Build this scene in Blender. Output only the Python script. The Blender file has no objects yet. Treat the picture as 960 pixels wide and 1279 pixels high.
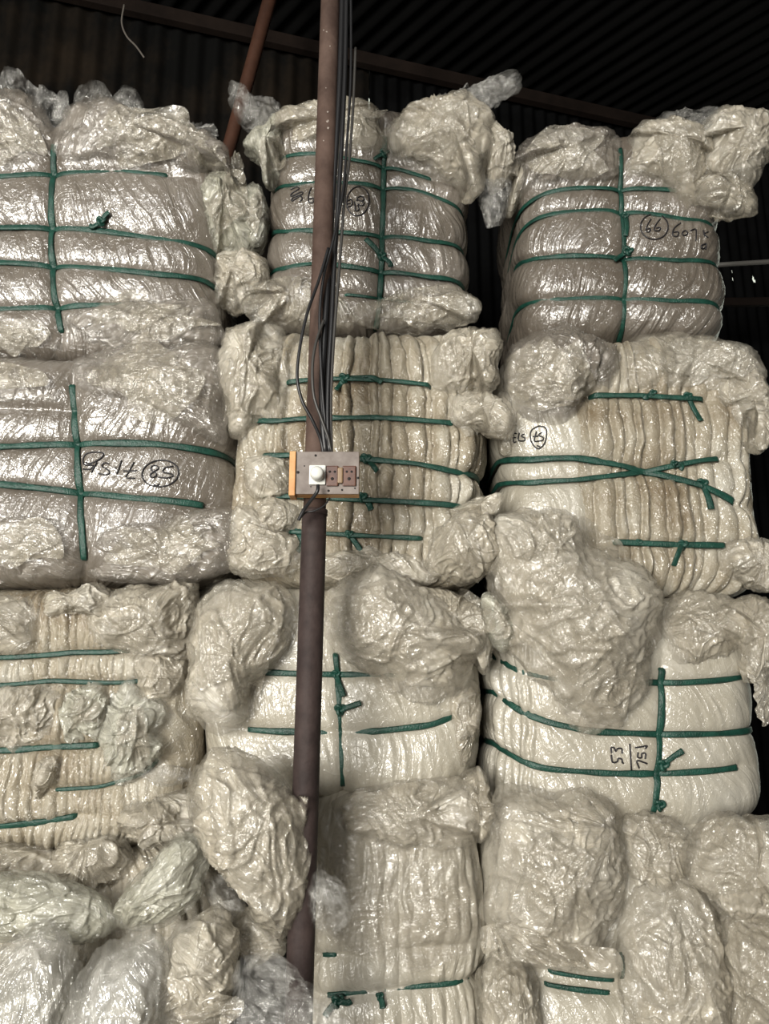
import bpy, math, random
import numpy as np
from mathutils import Vector
from mathutils.bvhtree import BVHTree

SC = bpy.context.scene
COL = SC.collection
rng = np.random.default_rng(7)
random.seed(7)

# ------------------------------------------------------------------ camera
F = 961.0
PITCH = math.radians(13.0)
CAM = np.array([0.0, 0.0, 1.15])
cp, sp = math.cos(PITCH), math.sin(PITCH)

def rays(px):
    px = np.atleast_2d(np.asarray(px, float))
    xc = (px[:, 0] - 480.0) / F
    yc = (639.5 - px[:, 1]) / F
    return np.stack([xc, cp - yc * sp, sp + yc * cp], 1)

def at(px, Y):
    d = rays(px)
    return CAM + d * (Y / d[:, 1])[:, None]

def at1(x, y, Y):
    return at([(x, y)], Y)[0]

cam = bpy.data.cameras.new('camera')
cam.sensor_fit = 'VERTICAL'
cam.sensor_height = 36.0
cam.lens = 36.0 * F / 1279.0
cam.clip_start = 0.02
co = bpy.data.objects.new('camera', cam)
COL.objects.link(co)
co.location = CAM
co.rotation_euler = (math.pi / 2 + PITCH, 0, 0)
SC.camera = co

# ------------------------------------------------------------------ noise
_G = rng.normal(size=(256, 3))
_G /= np.linalg.norm(_G, axis=1)[:, None]
_P = rng.permutation(256)

def perlin(p):
    p = np.asarray(p, float)
    i = np.floor(p).astype(np.int64)
    f = p - i
    w = f * f * f * (f * (f * 6 - 15) + 10)
    out = None
    def grad(dx, dy, dz):
        h = _P[(_P[(_P[(i[:, 0] + dx) & 255] + i[:, 1] + dy) & 255] + i[:, 2] + dz) & 255]
        g = _G[h]
        return g[:, 0] * (f[:, 0] - dx) + g[:, 1] * (f[:, 1] - dy) + g[:, 2] * (f[:, 2] - dz)
    def lerp(a, b, t):
        return a + (b - a) * t
    x, y, z = w[:, 0], w[:, 1], w[:, 2]
    a = lerp(lerp(grad(0, 0, 0), grad(1, 0, 0), x), lerp(grad(0, 1, 0), grad(1, 1, 0), x), y)
    b = lerp(lerp(grad(0, 0, 1), grad(1, 0, 1), x), lerp(grad(0, 1, 1), grad(1, 1, 1), x), y)
    return lerp(a, b, z) * 1.5

def ridged(p, octs=3, gain=0.5, lac=2.1):
    a, s, tot = 1.0, 0.0, 0.0
    for k in range(octs):
        s = s + a * (1 - 2 * np.minimum(np.abs(perlin(p * lac ** k + 17.3 * k)) * 1.6, 1))
        tot += a
        a *= gain
    return s / tot

def warp(p, amt, fr):
    return p + amt * np.stack([perlin(p * fr + 5.2), perlin(p * fr + 31.7), perlin(p * fr + 77.1)], 1)

# ------------------------------------------------------------------ materials
def new_mat(name):
    m = bpy.data.materials.new(name)
    m.use_nodes = True
    nt = m.node_tree
    nt.nodes.clear()
    out = nt.nodes.new('ShaderNodeOutputMaterial')
    b = nt.nodes.new('ShaderNodeBsdfPrincipled')
    nt.links.new(b.outputs[0], out.inputs[0])
    return m, nt, b

def nd(nt, typ, **kw):
    n = nt.nodes.new(typ)
    for k, v in kw.items():
        if k.startswith('i_'):
            n.inputs[k[2:].replace('_', ' ')].default_value = v
        else:
            setattr(n, k, v)
    return n

def mathn(nt, op, a, b=None, clamp=False):
    n = nt.nodes.new('ShaderNodeMath')
    n.operation = op
    n.use_clamp = clamp
    for k, v in enumerate((a, b)):
        if v is None:
            continue
        if isinstance(v, (int, float)):
            n.inputs[k].default_value = v
        else:
            nt.links.new(v, n.inputs[k])
    return n.outputs[0]

def film_mat(name, cols, rough=0.3, alpha=None, bump=0.7, dist=0.012, streak=1.0, crumple=1.0, ior=1.5, edge=.3):
    m, nt, b = new_mat(name)
    L = nt.links.new
    at_ = nd(nt, 'ShaderNodeAttribute', attribute_name='fold')
    oi = nd(nt, 'ShaderNodeObjectInfo')
    tc = nd(nt, 'ShaderNodeTexCoord')
    off = nd(nt, 'ShaderNodeVectorMath', operation='ADD')
    sc = mathn(nt, 'MULTIPLY', oi.outputs['Random'], 40.0)
    L(at_.outputs['Vector'], off.inputs[0]); L(sc, off.inputs[1])
    off2 = nd(nt, 'ShaderNodeVectorMath', operation='ADD')
    L(tc.outputs['Object'], off2.inputs[0]); L(sc, off2.inputs[1])
    n1 = nd(nt, 'ShaderNodeTexNoise', i_Scale=1.7, i_Detail=2.2, i_Roughness=0.42, i_Distortion=0.5)
    L(off.outputs[0], n1.inputs['Vector'])
    n2 = nd(nt, 'ShaderNodeTexNoise', i_Scale=15.0, i_Detail=1.5, i_Roughness=0.42, i_Distortion=1.3)
    L(off2.outputs[0], n2.inputs['Vector'])
    def ridge(o, wd_):
        # thin crease where the noise crosses its middle
        a = mathn(nt, 'ABSOLUTE', mathn(nt, 'SUBTRACT', o, 0.5))
        return mathn(nt, 'SUBTRACT', 1.0, mathn(nt, 'DIVIDE', a, wd_), True)
    n4 = nd(nt, 'ShaderNodeTexNoise', i_Scale=55.0, i_Detail=1.0, i_Roughness=0.4, i_Distortion=1.8)
    L(off2.outputs[0], n4.inputs['Vector'])
    n5 = nd(nt, 'ShaderNodeTexNoise', i_Scale=.42, i_Detail=1.0, i_Roughness=0.5, i_Distortion=.8)
    L(off.outputs[0], n5.inputs['Vector'])
    terms = [(n1.outputs['Fac'], .22 * streak), (ridge(n1.outputs['Fac'], .07), .06 * streak), (ridge(n5.outputs['Fac'], .05), .34 * streak), (n5.outputs['Fac'], 1.4 * streak),
             (n2.outputs['Fac'], 2.1 * crumple), (ridge(n2.outputs['Fac'], .035), .55 * crumple), (n4.outputs['Fac'], .95 * crumple), (ridge(n4.outputs['Fac'], .06), .28 * crumple)]
    h = 0.0
    for o_, k_ in terms:
        h = mathn(nt, 'ADD', mathn(nt, 'MULTIPLY', o_, k_), h)
    bp = nd(nt, 'ShaderNodeBump', i_Strength=bump, i_Distance=dist)
    L(h, bp.inputs['Height']); L(bp.outputs[0], b.inputs['Coat Normal'])
    bd = nd(nt, 'ShaderNodeBump', i_Strength=bump * .22, i_Distance=dist)
    L(h, bd.inputs['Height']); L(bd.outputs[0], b.inputs['Normal'])
    n3 = nd(nt, 'ShaderNodeTexNoise', i_Scale=4.0, i_Detail=4.0, i_Roughness=0.6)
    L(off2.outputs[0], n3.inputs['Vector'])
    mixf = mathn(nt, 'ADD', mathn(nt, 'MULTIPLY', n3.outputs['Fac'], 0.85), mathn(nt, 'MULTIPLY', n1.outputs['Fac'], 0.15))
    cr = nd(nt, 'ShaderNodeValToRGB')
    el = cr.color_ramp.elements
    pos = np.linspace(0.32, 0.68, len(cols))
    el[0].position = pos[0]; el[0].color = (*cols[0], 1)
    el[1].position = pos[-1]; el[1].color = (*cols[-1], 1)
    for p_, c_ in zip(pos[1:-1], cols[1:-1]):
        e = el.new(p_); e.color = (*c_, 1)
    L(mixf, cr.inputs[0]); L(cr.outputs[0], b.inputs['Base Color'])
    b.inputs['Roughness'].default_value = .5
    b.inputs['Specular IOR Level'].default_value = .3
    b.inputs['Coat Weight'].default_value = 1.0
    b.inputs['Coat Roughness'].default_value = rough
    b.inputs['Coat IOR'].default_value = ior          # several plies reflect more than one
    if alpha:
        # film thickness: several plies in places, one ply in others
        ar = nd(nt, 'ShaderNodeMapRange')
        ar.inputs[1].default_value = 0.40; ar.inputs[2].default_value = 0.62
        ar.inputs[3].default_value = alpha[0]; ar.inputs[4].default_value = alpha[1]
        pl_ = mathn(nt, 'ADD', mathn(nt, 'MULTIPLY', n1.outputs['Fac'], .3), mathn(nt, 'MULTIPLY', n2.outputs['Fac'], .7))
        L(pl_, ar.inputs[0])
        pa_ = nd(nt, 'ShaderNodeAttribute', attribute_name='ply')
        L(mathn(nt, 'MULTIPLY', ar.outputs[0], mathn(nt, 'ADD', mathn(nt, 'MULTIPLY', pa_.outputs['Fac'], 1 - edge), edge)), b.inputs['Alpha'])
    return m

def plain(name, col, rough=0.5, metal=0.0, noise=0.0, scale=8.0, col2=None, bump=0.0, bscale=60.0, spec=0.5, lo=.35, hi=.65):
    m, nt, b = new_mat(name)
    L = nt.links.new
    tc = nd(nt, 'ShaderNodeTexCoord')
    b.inputs['Roughness'].default_value = rough
    b.inputs['Metallic'].default_value = metal
    b.inputs['Specular IOR Level'].default_value = spec
    b.inputs['Base Color'].default_value = (*col, 1)
    if col2 is not None:
        n = nd(nt, 'ShaderNodeTexNoise', i_Scale=scale, i_Detail=6.0, i_Roughness=0.65)
        L(tc.outputs['Object'], n.inputs['Vector'])
        cr = nd(nt, 'ShaderNodeValToRGB')
        cr.color_ramp.elements[0].position = lo; cr.color_ramp.elements[0].color = (*col, 1)
        cr.color_ramp.elements[1].position = hi; cr.color_ramp.elements[1].color = (*col2, 1)
        L(n.outputs['Fac'], cr.inputs[0]); L(cr.outputs[0], b.inputs['Base Color'])
    if bump:
        n = nd(nt, 'ShaderNodeTexNoise', i_Scale=bscale, i_Detail=4.0)
        L(tc.outputs['Object'], n.inputs['Vector'])
        bp = nd(nt, 'ShaderNodeBump', i_Strength=bump, i_Distance=0.005)
        L(n.outputs['Fac'], bp.inputs['Height']); L(bp.outputs[0], b.inputs['Normal'])
    return m

M = {}
def tone(cols, k, warm=0.0):
    return [(r * k, g * k * (1 - warm * .5), b * k * (1 - warm)) for r, g, b in cols]
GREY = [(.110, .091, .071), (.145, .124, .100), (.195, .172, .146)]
CREAM = tone([(.54, .492, .388), (.66, .615, .505), (.76, .73, .635)], .64, .05)
PALE = tone([(.50, .460, .368), (.58, .545, .452), (.66, .632, .55)], .67, .03)
GREEN = tone([(.53, .52, .41), (.645, .64, .53), (.75, .75, .66)], .64, .03)
TAN = tone([(.27, .205, .125), (.48, .42, .31), (.68, .64, .54)], .63)
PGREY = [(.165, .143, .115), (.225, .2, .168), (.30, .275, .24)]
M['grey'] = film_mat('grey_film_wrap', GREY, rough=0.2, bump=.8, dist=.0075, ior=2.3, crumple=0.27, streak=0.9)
M['cream'] = film_mat('cream_film', CREAM, rough=.15, bump=.8, ior=2.4)
M['pale'] = film_mat('pale_film_wrap', PALE, rough=0.26, bump=.8, dist=.0075, ior=1.9, crumple=0.34, streak=0.7)
M['pleat'] = film_mat('folded_film', TAN, rough=0.17, bump=.8, crumple=0.8, ior=1.95)
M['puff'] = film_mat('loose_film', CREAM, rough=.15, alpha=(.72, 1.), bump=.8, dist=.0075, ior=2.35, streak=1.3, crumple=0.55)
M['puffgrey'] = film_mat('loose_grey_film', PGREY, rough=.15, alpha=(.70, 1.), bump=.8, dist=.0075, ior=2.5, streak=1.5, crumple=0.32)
M['puffgreen'] = film_mat('loose_greenish_film', GREEN, rough=.15, alpha=(.65, 1.), bump=.8, dist=.0075, ior=2.35, streak=1.3, crumple=0.6)
M['clear'] = film_mat('clear_film', [(.36, .35, .32), (.43, .42, .39), (.52, .51, .48)], rough=.15, alpha=(.06, .42), bump=.8, dist=.0075, ior=3.0, streak=1.9, crumple=0.5)
M['sheet'] = film_mat('draped_film', CREAM, rough=.15, alpha=(.30, .75), bump=.8, dist=.0075, ior=2.5, streak=1.3, crumple=0.34)
M['bag'] = film_mat('glossy_bag_film', tone([(.60, .57, .48), (.70, .675, .595), (.78, .765, .71)], .52), rough=.14, alpha=(.7, 1.), bump=.8, dist=.0075, ior=2.7, crumple=.45, streak=1.4)
M['strap'] = plain('green_strap', (.004, .032, .022), .42, col2=(.011, .064, .045), scale=30, bump=.5, bscale=220)
M['ink'] = plain('black_marker_ink', (.012, .011, .014), .5)
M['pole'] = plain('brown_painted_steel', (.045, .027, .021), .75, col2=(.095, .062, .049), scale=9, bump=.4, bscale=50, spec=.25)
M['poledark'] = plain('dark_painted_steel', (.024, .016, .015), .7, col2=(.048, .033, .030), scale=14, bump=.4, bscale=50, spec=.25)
M['chip'] = plain('chipped_pale_paint', (.26, .22, .19), .7)
M['cable'] = plain('black_cable', (.012, .012, .013), .42)
M['cablegrey'] = plain('grey_cable', (.035, .033, .03), .45)
M['board'] = plain('grey_pink_laminate', (.12, .095, .082), .6, col2=(.20, .17, .152), scale=25)
M['wood'] = plain('orange_wood_edge', (.42, .19, .06), .55, col2=(.6, .33, .13), scale=18)
M['white'] = plain('white_plastic', (.62, .62, .58), .3)
M['redbrown'] = plain('red_brown_plastic', (.05, .017, .012), .4, col2=(.11, .045, .025), scale=40)
M['tan'] = plain('tan_plastic', (.20, .13, .07), .4)
M['hole'] = plain('socket_hole', (.01, .008, .008), .8)
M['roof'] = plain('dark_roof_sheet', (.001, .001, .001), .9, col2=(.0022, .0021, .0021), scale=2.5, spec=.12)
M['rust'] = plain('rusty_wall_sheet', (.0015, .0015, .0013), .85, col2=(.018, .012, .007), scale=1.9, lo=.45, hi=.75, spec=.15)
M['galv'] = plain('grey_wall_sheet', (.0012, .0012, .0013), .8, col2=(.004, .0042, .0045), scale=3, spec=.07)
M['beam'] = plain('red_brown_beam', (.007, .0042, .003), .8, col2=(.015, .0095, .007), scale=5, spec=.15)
M['brace'] = plain('red_oxide_steel', (.04, .017, .010), .7, col2=(.075, .033, .02), scale=6, spec=.2)
M['rail'] = plain('grey_rail', (.11, .105, .095), .6)
M['concrete'] = plain('concrete', (.20, .19, .175), .8, col2=(.28, .265, .245), scale=4, bump=.3)
M['darkwall'] = plain('dark_wall', (.03, .03, .03), .7, col2=(.05, .05, .048), scale=3)
M['twig'] = plain('pale_wire', (.12, .105, .09), .7)

# ------------------------------------------------------------------ mesh helpers
def link_mesh(name, V, faces, mat, parent=None, fold=None, smooth=True, mats=None, midx=None, ply=None):
    V = np.asarray(V, float)
    me = bpy.data.meshes.new(name)
    o = bpy.data.objects.new(name, me)
    COL.objects.link(o)
    if parent is not None:
        V = V - np.array(parent.location)
        o.parent = parent
    else:
        lo, hi = V.min(0), V.max(0)
        org = np.array([(lo[0] + hi[0]) / 2, (lo[1] + hi[1]) / 2, lo[2]])
        V = V - org
        o.location = org
    if isinstance(faces, np.ndarray):
        n = len(faces); k = faces.shape[1]
        me.vertices.add(len(V)); me.vertices.foreach_set('co', V.ravel())
        me.loops.add(n * k); me.loops.foreach_set('vertex_index', faces.ravel().astype(np.int32))
        me.polygons.add(n)
        me.polygons.foreach_set('loop_start', np.arange(0, n * k, k, dtype=np.int32))
        me.polygons.foreach_set('loop_total', np.full(n, k, dtype=np.int32))
        me.update(calc_edges=True)
        me.validate()
    else:
        me.from_pydata([tuple(v) for v in V], [], [tuple(f) for f in faces])
    me.polygons.foreach_set('use_smooth', np.full(len(me.polygons), smooth))
    for m in (mats or [mat]):
        me.materials.append(m)
    if midx is not None:
        me.polygons.foreach_set('material_index', np.asarray(midx, np.int32))
    if fold is not None:
        a = me.attributes.new('fold', 'FLOAT_VECTOR', 'POINT')
        a.data.foreach_set('vector', np.asarray(fold, np.float32).ravel())
    if ply is not None:
        a = me.attributes.new('ply', 'FLOAT', 'POINT')
        a.data.foreach_set('value', np.asarray(ply, np.float32).ravel())
    me.update()
    return o

def thing(name, label, cat, loc, group=None):
    o = bpy.data.objects.new(name, None)
    o.empty_display_size = .1
    COL.objects.link(o)
    o.location = loc
    o['label'] = label; o['category'] = cat
    if group: o['group'] = group
    return o

def tag(o, label, cat, group=None):
    o['label'] = label; o['category'] = cat
    if group: o['group'] = group
    return o

def struct(o):
    o['kind'] = 'structure'
    return o

def grid_faces(nu, nv, closed_u=True):
    i = np.arange(nu if closed_u else nu - 1)
    j = np.arange(nv - 1)
    I, J = np.meshgrid(i, j, indexing='ij')
    I2 = (I + 1) % nu
    return np.stack([I * nv + J, I2 * nv + J, I2 * nv + J + 1, I * nv + J + 1], -1).reshape(-1, 4)

def catmull(P, n, closed=False):
    P = np.asarray(P, float)
    if closed:
        Q = np.concatenate([P[-1:], P, P[:2]])
        segs = len(P)
    else:
        Q = np.concatenate([2 * P[:1] - P[1:2], P, 2 * P[-1:] - P[-2:-1]])
        segs = len(P) - 1
    m = 24
    t = np.linspace(0, 1, m, endpoint=False)[:, None]
    out = []
    for k in range(segs):
        a, b, c, d = Q[k], Q[k + 1], Q[k + 2], Q[k + 3]
        out.append(.5 * (2 * b + (c - a) * t + (2 * a - 5 * b + 4 * c - d) * t ** 2 + (3 * b - a - 3 * c + d) * t ** 3))
    out = np.concatenate(out + [P[:1] if closed else P[-1:]])
    s = np.concatenate([[0], np.cumsum(np.linalg.norm(np.diff(out, axis=0), axis=1))])
    q = np.linspace(0, s[-1], n, endpoint=not closed)
    return np.stack([np.interp(q, s, out[:, k]) for k in range(out.shape[1])], 1)

def tube(P, r, nseg=8, n=None, flat=1.0):
    """vertices and faces of a round tube along P"""
    P = catmull(P, n or max(8, len(P) * 6)) if n != 0 else np.asarray(P, float)
    T = np.gradient(P, axis=0)
    T /= np.linalg.norm(T, axis=1)[:, None] + 1e-12
    ref = np.array([0.13, 1.0, 0.21]); ref /= np.linalg.norm(ref)
    A = np.cross(T, ref); A /= np.linalg.norm(A, axis=1)[:, None] + 1e-9
    B = np.cross(T, A)
    th = np.linspace(0, 2 * math.pi, nseg, endpoint=False)
    r = np.broadcast_to(np.asarray(r, float), (len(P),))
    V = P[:, None, :] + r[:, None, None] * (np.cos(th)[None, :, None] * A[:, None, :] + flat * np.sin(th)[None, :, None] * B[:, None, :])
    nP = len(P)
    f = []
    for i in range(nP - 1):
        for j in range(nseg):
            f.append((i * nseg + j, i * nseg + (j + 1) % nseg, (i + 1) * nseg + (j + 1) % nseg, (i + 1) * nseg + j))
    f.append(tuple(range(nseg))[::-1]); f.append(tuple((nP - 1) * nseg + j for j in range(nseg)))
    return V.reshape(-1, 3), f

def join(parts):
    V, Fc, k = [], [], 0
    for v, f in parts:
        V.append(np.asarray(v, float)); Fc += [tuple(i + k for i in q) for q in f]; k += len(v)
    return np.concatenate(V), Fc

def box(c, s, bev=0.0, axes=None):
    c = np.asarray(c, float); h = np.asarray(s, float) / 2
    if bev <= 0:
        v = np.array([(x, y, z) for x in (-1, 1) for y in (-1, 1) for z in (-1, 1)], float) * h
        f = [(0, 1, 3, 2), (4, 6, 7, 5), (0, 4, 5, 1), (2, 3, 7, 6), (0, 2, 6, 4), (1, 5, 7, 3)]
    else:
        import bmesh
        bm = bmesh.new()
        bmesh.ops.create_cube(bm, size=1)
        for q in bm.verts:
            q.co = Vector((q.co.x * s[0], q.co.y * s[1], q.co.z * s[2]))
        bmesh.ops.bevel(bm, geom=bm.edges[:], offset=bev, segments=2, profile=.6, affect='EDGES')
        v = np.array([q.co[:] for q in bm.verts]); f = [tuple(x.index for x in q.verts) for q in bm.faces]
        bm.free()
    if axes is not None:
        v = v @ np.asarray(axes)
    return v + c, f

# ------------------------------------------------------------------ bale
NPLAN = 4.5

class Bale:
    def __init__(s, xl, xr, yt, yb, Y0, depth=.8, yaw=0.0, z0=None, nplan=NPLAN, nprof=6.0):
        ym = (yt + yb) / 2
        wl, wr = at1(xl, ym, Y0 + .12), at1(xr, ym, Y0 + .12)
        s.z1 = at1((xl + xr) / 2, yt, Y0 + .05)[2]
        s.z0 = at1((xl + xr) / 2, yb, Y0 + .05)[2] if z0 is None else z0
        s.a = (wr[0] - wl[0]) / 2
        s.b = depth / 2
        s.c = np.array([(wl[0] + wr[0]) / 2, Y0 + s.b])
        s.yaw = yaw
        s.zc, s.hz = (s.z0 + s.z1) / 2, (s.z1 - s.z0) / 2
        s.n = nplan
        th = np.linspace(0, 2 * math.pi, 4001) + math.pi / 2
        c, q = np.cos(th), np.sin(th)
        k = (np.abs(c) ** s.n + np.abs(q) ** s.n) ** (-1 / s.n)
        X, Yl = s.a * k * c, s.b * k * q
        d = np.concatenate([[0], np.cumsum(np.hypot(np.diff(X), np.diff(Yl)))])
        s.per = d[-1]
        s.tab_s, s.tabX, s.tabY = d, X, Yl
        nx, ny = np.gradient(Yl), -np.gradient(X)
        l = np.hypot(nx, ny); s.tabNX, s.tabNY = nx / l, ny / l
        # profile
        ph = np.linspace(-math.pi / 2, math.pi / 2, 2001)
        c, q = np.cos(ph), np.sin(ph)
        k = (np.abs(c) ** nprof + np.abs(q) ** nprof) ** (-1 / nprof)
        R, Z = k * c, k * q * s.hz
        Rm = R * min(s.a, s.b)
        d = np.concatenate([[0], np.cumsum(np.hypot(np.diff(Rm), np.diff(Z)))])
        s.plen = d[-1]; s.pt, s.pR, s.pZ = d, R, Z
        nr, nz = np.gradient(Z), -np.gradient(Rm)
        l = np.hypot(nr, nz); s.pNR, s.pNZ = nr / l, nz / l
        s.hs, s.vs = [], []          # strap paths
        s.root = None
        s.body = None
    def plan(s, u):
        u = np.mod(u, s.per)
        return [np.interp(u, s.tab_s, t) for t in (s.tabX, s.tabY, s.tabNX, s.tabNY)]
    def prof_z(s, z):
        """profile parameter at world height z (outer side)"""
        return np.interp(z - s.zc, s.pZ, s.pt)
    def prof(s, t):
        return [np.interp(t, s.pt, q) for q in (s.pR, s.pZ, s.pNR, s.pNZ)]
    def point(s, u, t, off=0.0):
        X, Y, NX, NY = s.plan(u)
        R, Z, NR, NZ = s.prof(t)
        n = np.stack([NX * NR, NY * NR, NZ], -1)
        p = np.stack([X * R, Y * R, Z], -1) + n * np.asarray(off)[..., None]
        return s.rot(p), s.rotn(n)
    def rotn(s, p):
        c, q = math.cos(s.yaw), math.sin(s.yaw)
        return np.stack([p[..., 0] * c - p[..., 1] * q, p[..., 0] * q + p[..., 1] * c, p[..., 2]], -1)
    def rot(s, p):
        return s.rotn(p) + np.array([s.c[0], s.c[1], s.zc])
    def hit(s, px):
        """pixels -> (u, z) on the cylinder of the bale"""
        d = rays(px)
        out = []
        c, q = math.cos(-s.yaw), math.sin(-s.yaw)
        for r in d:
            t = np.linspace(1.2, 3.6, 4000)
            P = CAM + r * t[:, None]
            x, y = P[:, 0] - s.c[0], P[:, 1] - s.c[1]
            xl, yl = x * c - y * q, x * q + y * c
            f = np.abs(xl / s.a) ** s.n + np.abs(yl / s.b) ** s.n
            k = np.argmax(f < 1) if (f < 1).any() else np.argmin(f)
            ang = (math.atan2(yl[k] / 1, xl[k]) - math.pi / 2) % (2 * math.pi)
            an = np.unwrap(np.arctan2(s.tabY, s.tabX)) - math.pi / 2
            out.append((np.interp(ang, an, s.tab_s), P[k, 2]))
        return np.array(out)
    def add_h(s, px, wl=False, wr=False, w=.0205, sink=True):
        H = s.hit(px)
        H = H[np.argsort(H[:, 0])]
        s.hs.append(dict(H=H, wl=wl, wr=wr, w=w, sink=sink, name='h'))
    def add_v(s, px, w=.0205):
        H = s.hit(px)
        H = H[np.argsort(H[:, 1])]
        s.vs.append(dict(H=H, w=w))

    def zs(s, h, u):
        return np.interp(u, h['H'][:, 0], h['H'][:, 1])
    def pinch(s, u, z, nr):
        """(cushion displacement, closeness to the nearest strap 0..1)"""
        d = np.zeros_like(u); near = np.zeros_like(u)
        for h in s.hs:
            H = h['H']
            m = np.ones_like(u)
            if not h['wl']: m *= np.clip((u - H[0, 0] + .10) / .10, 0, 1)
            if not h['wr']: m *= np.clip((H[-1, 0] + .10 - u) / .10, 0, 1)
            dz = np.abs(z - s.zs(h, u))
            d -= s.pd * m * nr * (np.exp(-dz / .050) * .75 + np.exp(-(dz / .014) ** 2) * .25)
            near = np.maximum(near, m * np.exp(-(dz / .022) ** 2))
        for v in s.vs:
            H = v['H']
            m = np.clip((z - H[0, 1] + .06) / .06, 0, 1) * np.clip((H[-1, 1] + .06 - z) / .06, 0, 1)
            du = np.abs(u - np.interp(z, H[:, 1], H[:, 0]))
            d -= .75 * s.pd * m * np.exp(-du / .025)
            near = np.maximum(near, .8 * m * np.exp(-(du / .022) ** 2))
        return d, near

    def build(s, root, mat, pd=.022, pleat=0.0, pleat_w=(.022, .06), pleat_px=None, wrinkle=.004, lump=.012, seed=0, dirn=.25, nu=430, nv=250, white_px=None, name='film_bundle', fk=(40., 7.)):
        s.root = root; s.pd = pd
        t = np.linspace(0, 1, nu, endpoint=False)
        u = (t + .55 * np.sin(2 * math.pi * t) / (2 * math.pi)) * s.per
        q = np.linspace(-1, 1, nv)
        w = .5 + .5 * (q * .72 + .28 * q ** 5)
        tt = w * s.plen
        U, T = np.meshgrid(u, tt, indexing='ij')
        U, T = U.ravel(), T.ravel()
        R, Z, NR, NZ = s.prof(T)
        z = Z + s.zc
        d, near = s.pinch(U, z, NR)
        base, nrm = s.point(U, T)
        sd = seed * 13.7
        # slow lumps
        d = d + lump * perlin(base * 4.0 + sd)
        free = 1 - .8 * near
        # wrinkles running along a slanted direction
        dl = U + dirn * (z - s.zc)
        fold = np.stack([dl * fk[0], np.full_like(U, sd), z * fk[1]], 1)
        fold[:, 0] += 2.2 * perlin(np.stack([U * 6, z * 6, np.full_like(U, sd)], 1))
        d = d + free * wrinkle * ridged(fold * np.array([.55, 1, .8]), 3)
        d = d + .5 * wrinkle * perlin(base * 22 + sd)
        if pleat > 0:
            rg = np.random.default_rng(seed + 100)
            e = [0.0]
            while e[-1] < s.per:
                e.append(e[-1] + rg.uniform(*pleat_w))
            e = np.array(e)
            amp = rg.uniform(.35, 1.0, len(e)); offs = rg.normal(0, .35, len(e))
            wob = .014 * perlin(np.stack([U * 9, z * 7, np.full_like(U, sd + 3)], 1)) + .006 * perlin(np.stack([U * 25, z * 22, np.full_like(U, sd)], 1))
            uu = np.clip(U + wob, 0, e[-1] - 1e-6)
            i = np.clip(np.searchsorted(e, uu, side='right') - 1, 0, len(e) - 2)
            fr = (uu - e[i]) / (e[i + 1] - e[i])
            lobe = np.sqrt(np.clip(1 - (2 * fr - 1) ** 2, 0, 1))
            pm = np.ones_like(U)
            if pleat_px is not None:
                ua = s.hit([pleat_px[0], pleat_px[1]])[:, 0]
                pm = np.clip((U - ua[0]) / .05, 0, 1) * np.clip((ua[1] - U) / .05, 0, 1)
            sides = np.clip((NR - .3) / .4, 0, 1)
            d = d + pm * sides * pleat * ((amp[i] * lobe - .5 + .35 * offs[i]) * (1 - .55 * near))
        V = base + nrm * d[:, None]
        mats, midx = None, None
        if white_px is not None:                 # a sheet of plain white film wraps part of the bundle
            uw = s.hit([white_px[0], white_px[1]])[:, 0]
            G = grid_faces(nu, nv)
            uc = U[G].mean(1) + .010 * perlin(np.stack([z[G].mean(1) * 14, U[G].mean(1) * 3, np.full(len(G), .5)], 1))
            mats, midx = [mat, M['pale']], ((uc > uw[0]) & (uc < uw[1])).astype(int)
        s.body = link_mesh(name, V, grid_faces(nu, nv), mat, root, fold=fold, mats=mats, midx=midx)
        me = s.body.data
        co_ = np.empty(len(me.vertices) * 3); me.vertices.foreach_get('co', co_)
        P = co_.reshape(-1, 3) + np.array(root.location)
        fs = [tuple(p.vertices) for p in me.polygons]
        s.bvh = BVHTree.FromPolygons([Vector(p) for p in P], fs)
        BALES.append(s)
        return s.body

    def ray(s, px):
        out = []
        for r in rays(px):
            h = s.bvh.ray_cast(Vector(CAM), Vector(r).normalized())
            if h[0] is not None:
                out.append(np.array(h[0]))
        return np.array(out)

    def strap_mesh(s, u, z, w, n_off, seed):
        t = s.prof_z(z)
        R, Z, NR, NZ = s.prof(t)
        d, near = s.pinch(u, z, NR)
        P, N = s.point(u, t, d + n_off)
        return ribbon(P, N, w, seed)

    def straps(s, clear=.0075):
        objs = []
        for k, h in enumerate(s.hs):
            if not h['sink']:
                continue
            H = h['H']
            ua, ub = H[0, 0], H[-1, 0]
            if h['wl'] : ua = min(ua, s.per * .06)
            if h['wr'] : ub = max(ub, s.per * .94)
            n = max(30, int((ub - ua) / .006))
            u = np.linspace(ua, ub, n)
            z = np.interp(u, H[:, 0], H[:, 1])
            ker = np.ones(9) / 9
            z = np.convolve(np.pad(z, 4, mode='edge'), ker, 'valid')
            off = np.full(n, clear)
            if not h['wl']: off -= .03 * np.clip(1 - (u - ua) / .02, 0, 1)
            if not h['wr']: off -= .03 * np.clip(1 - (ub - u) / .02, 0, 1)
            V, f = s.strap_mesh(u, z, h['w'], off, k)
            objs.append(link_mesh('strap', V, f, M['strap'], s.root))
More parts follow.
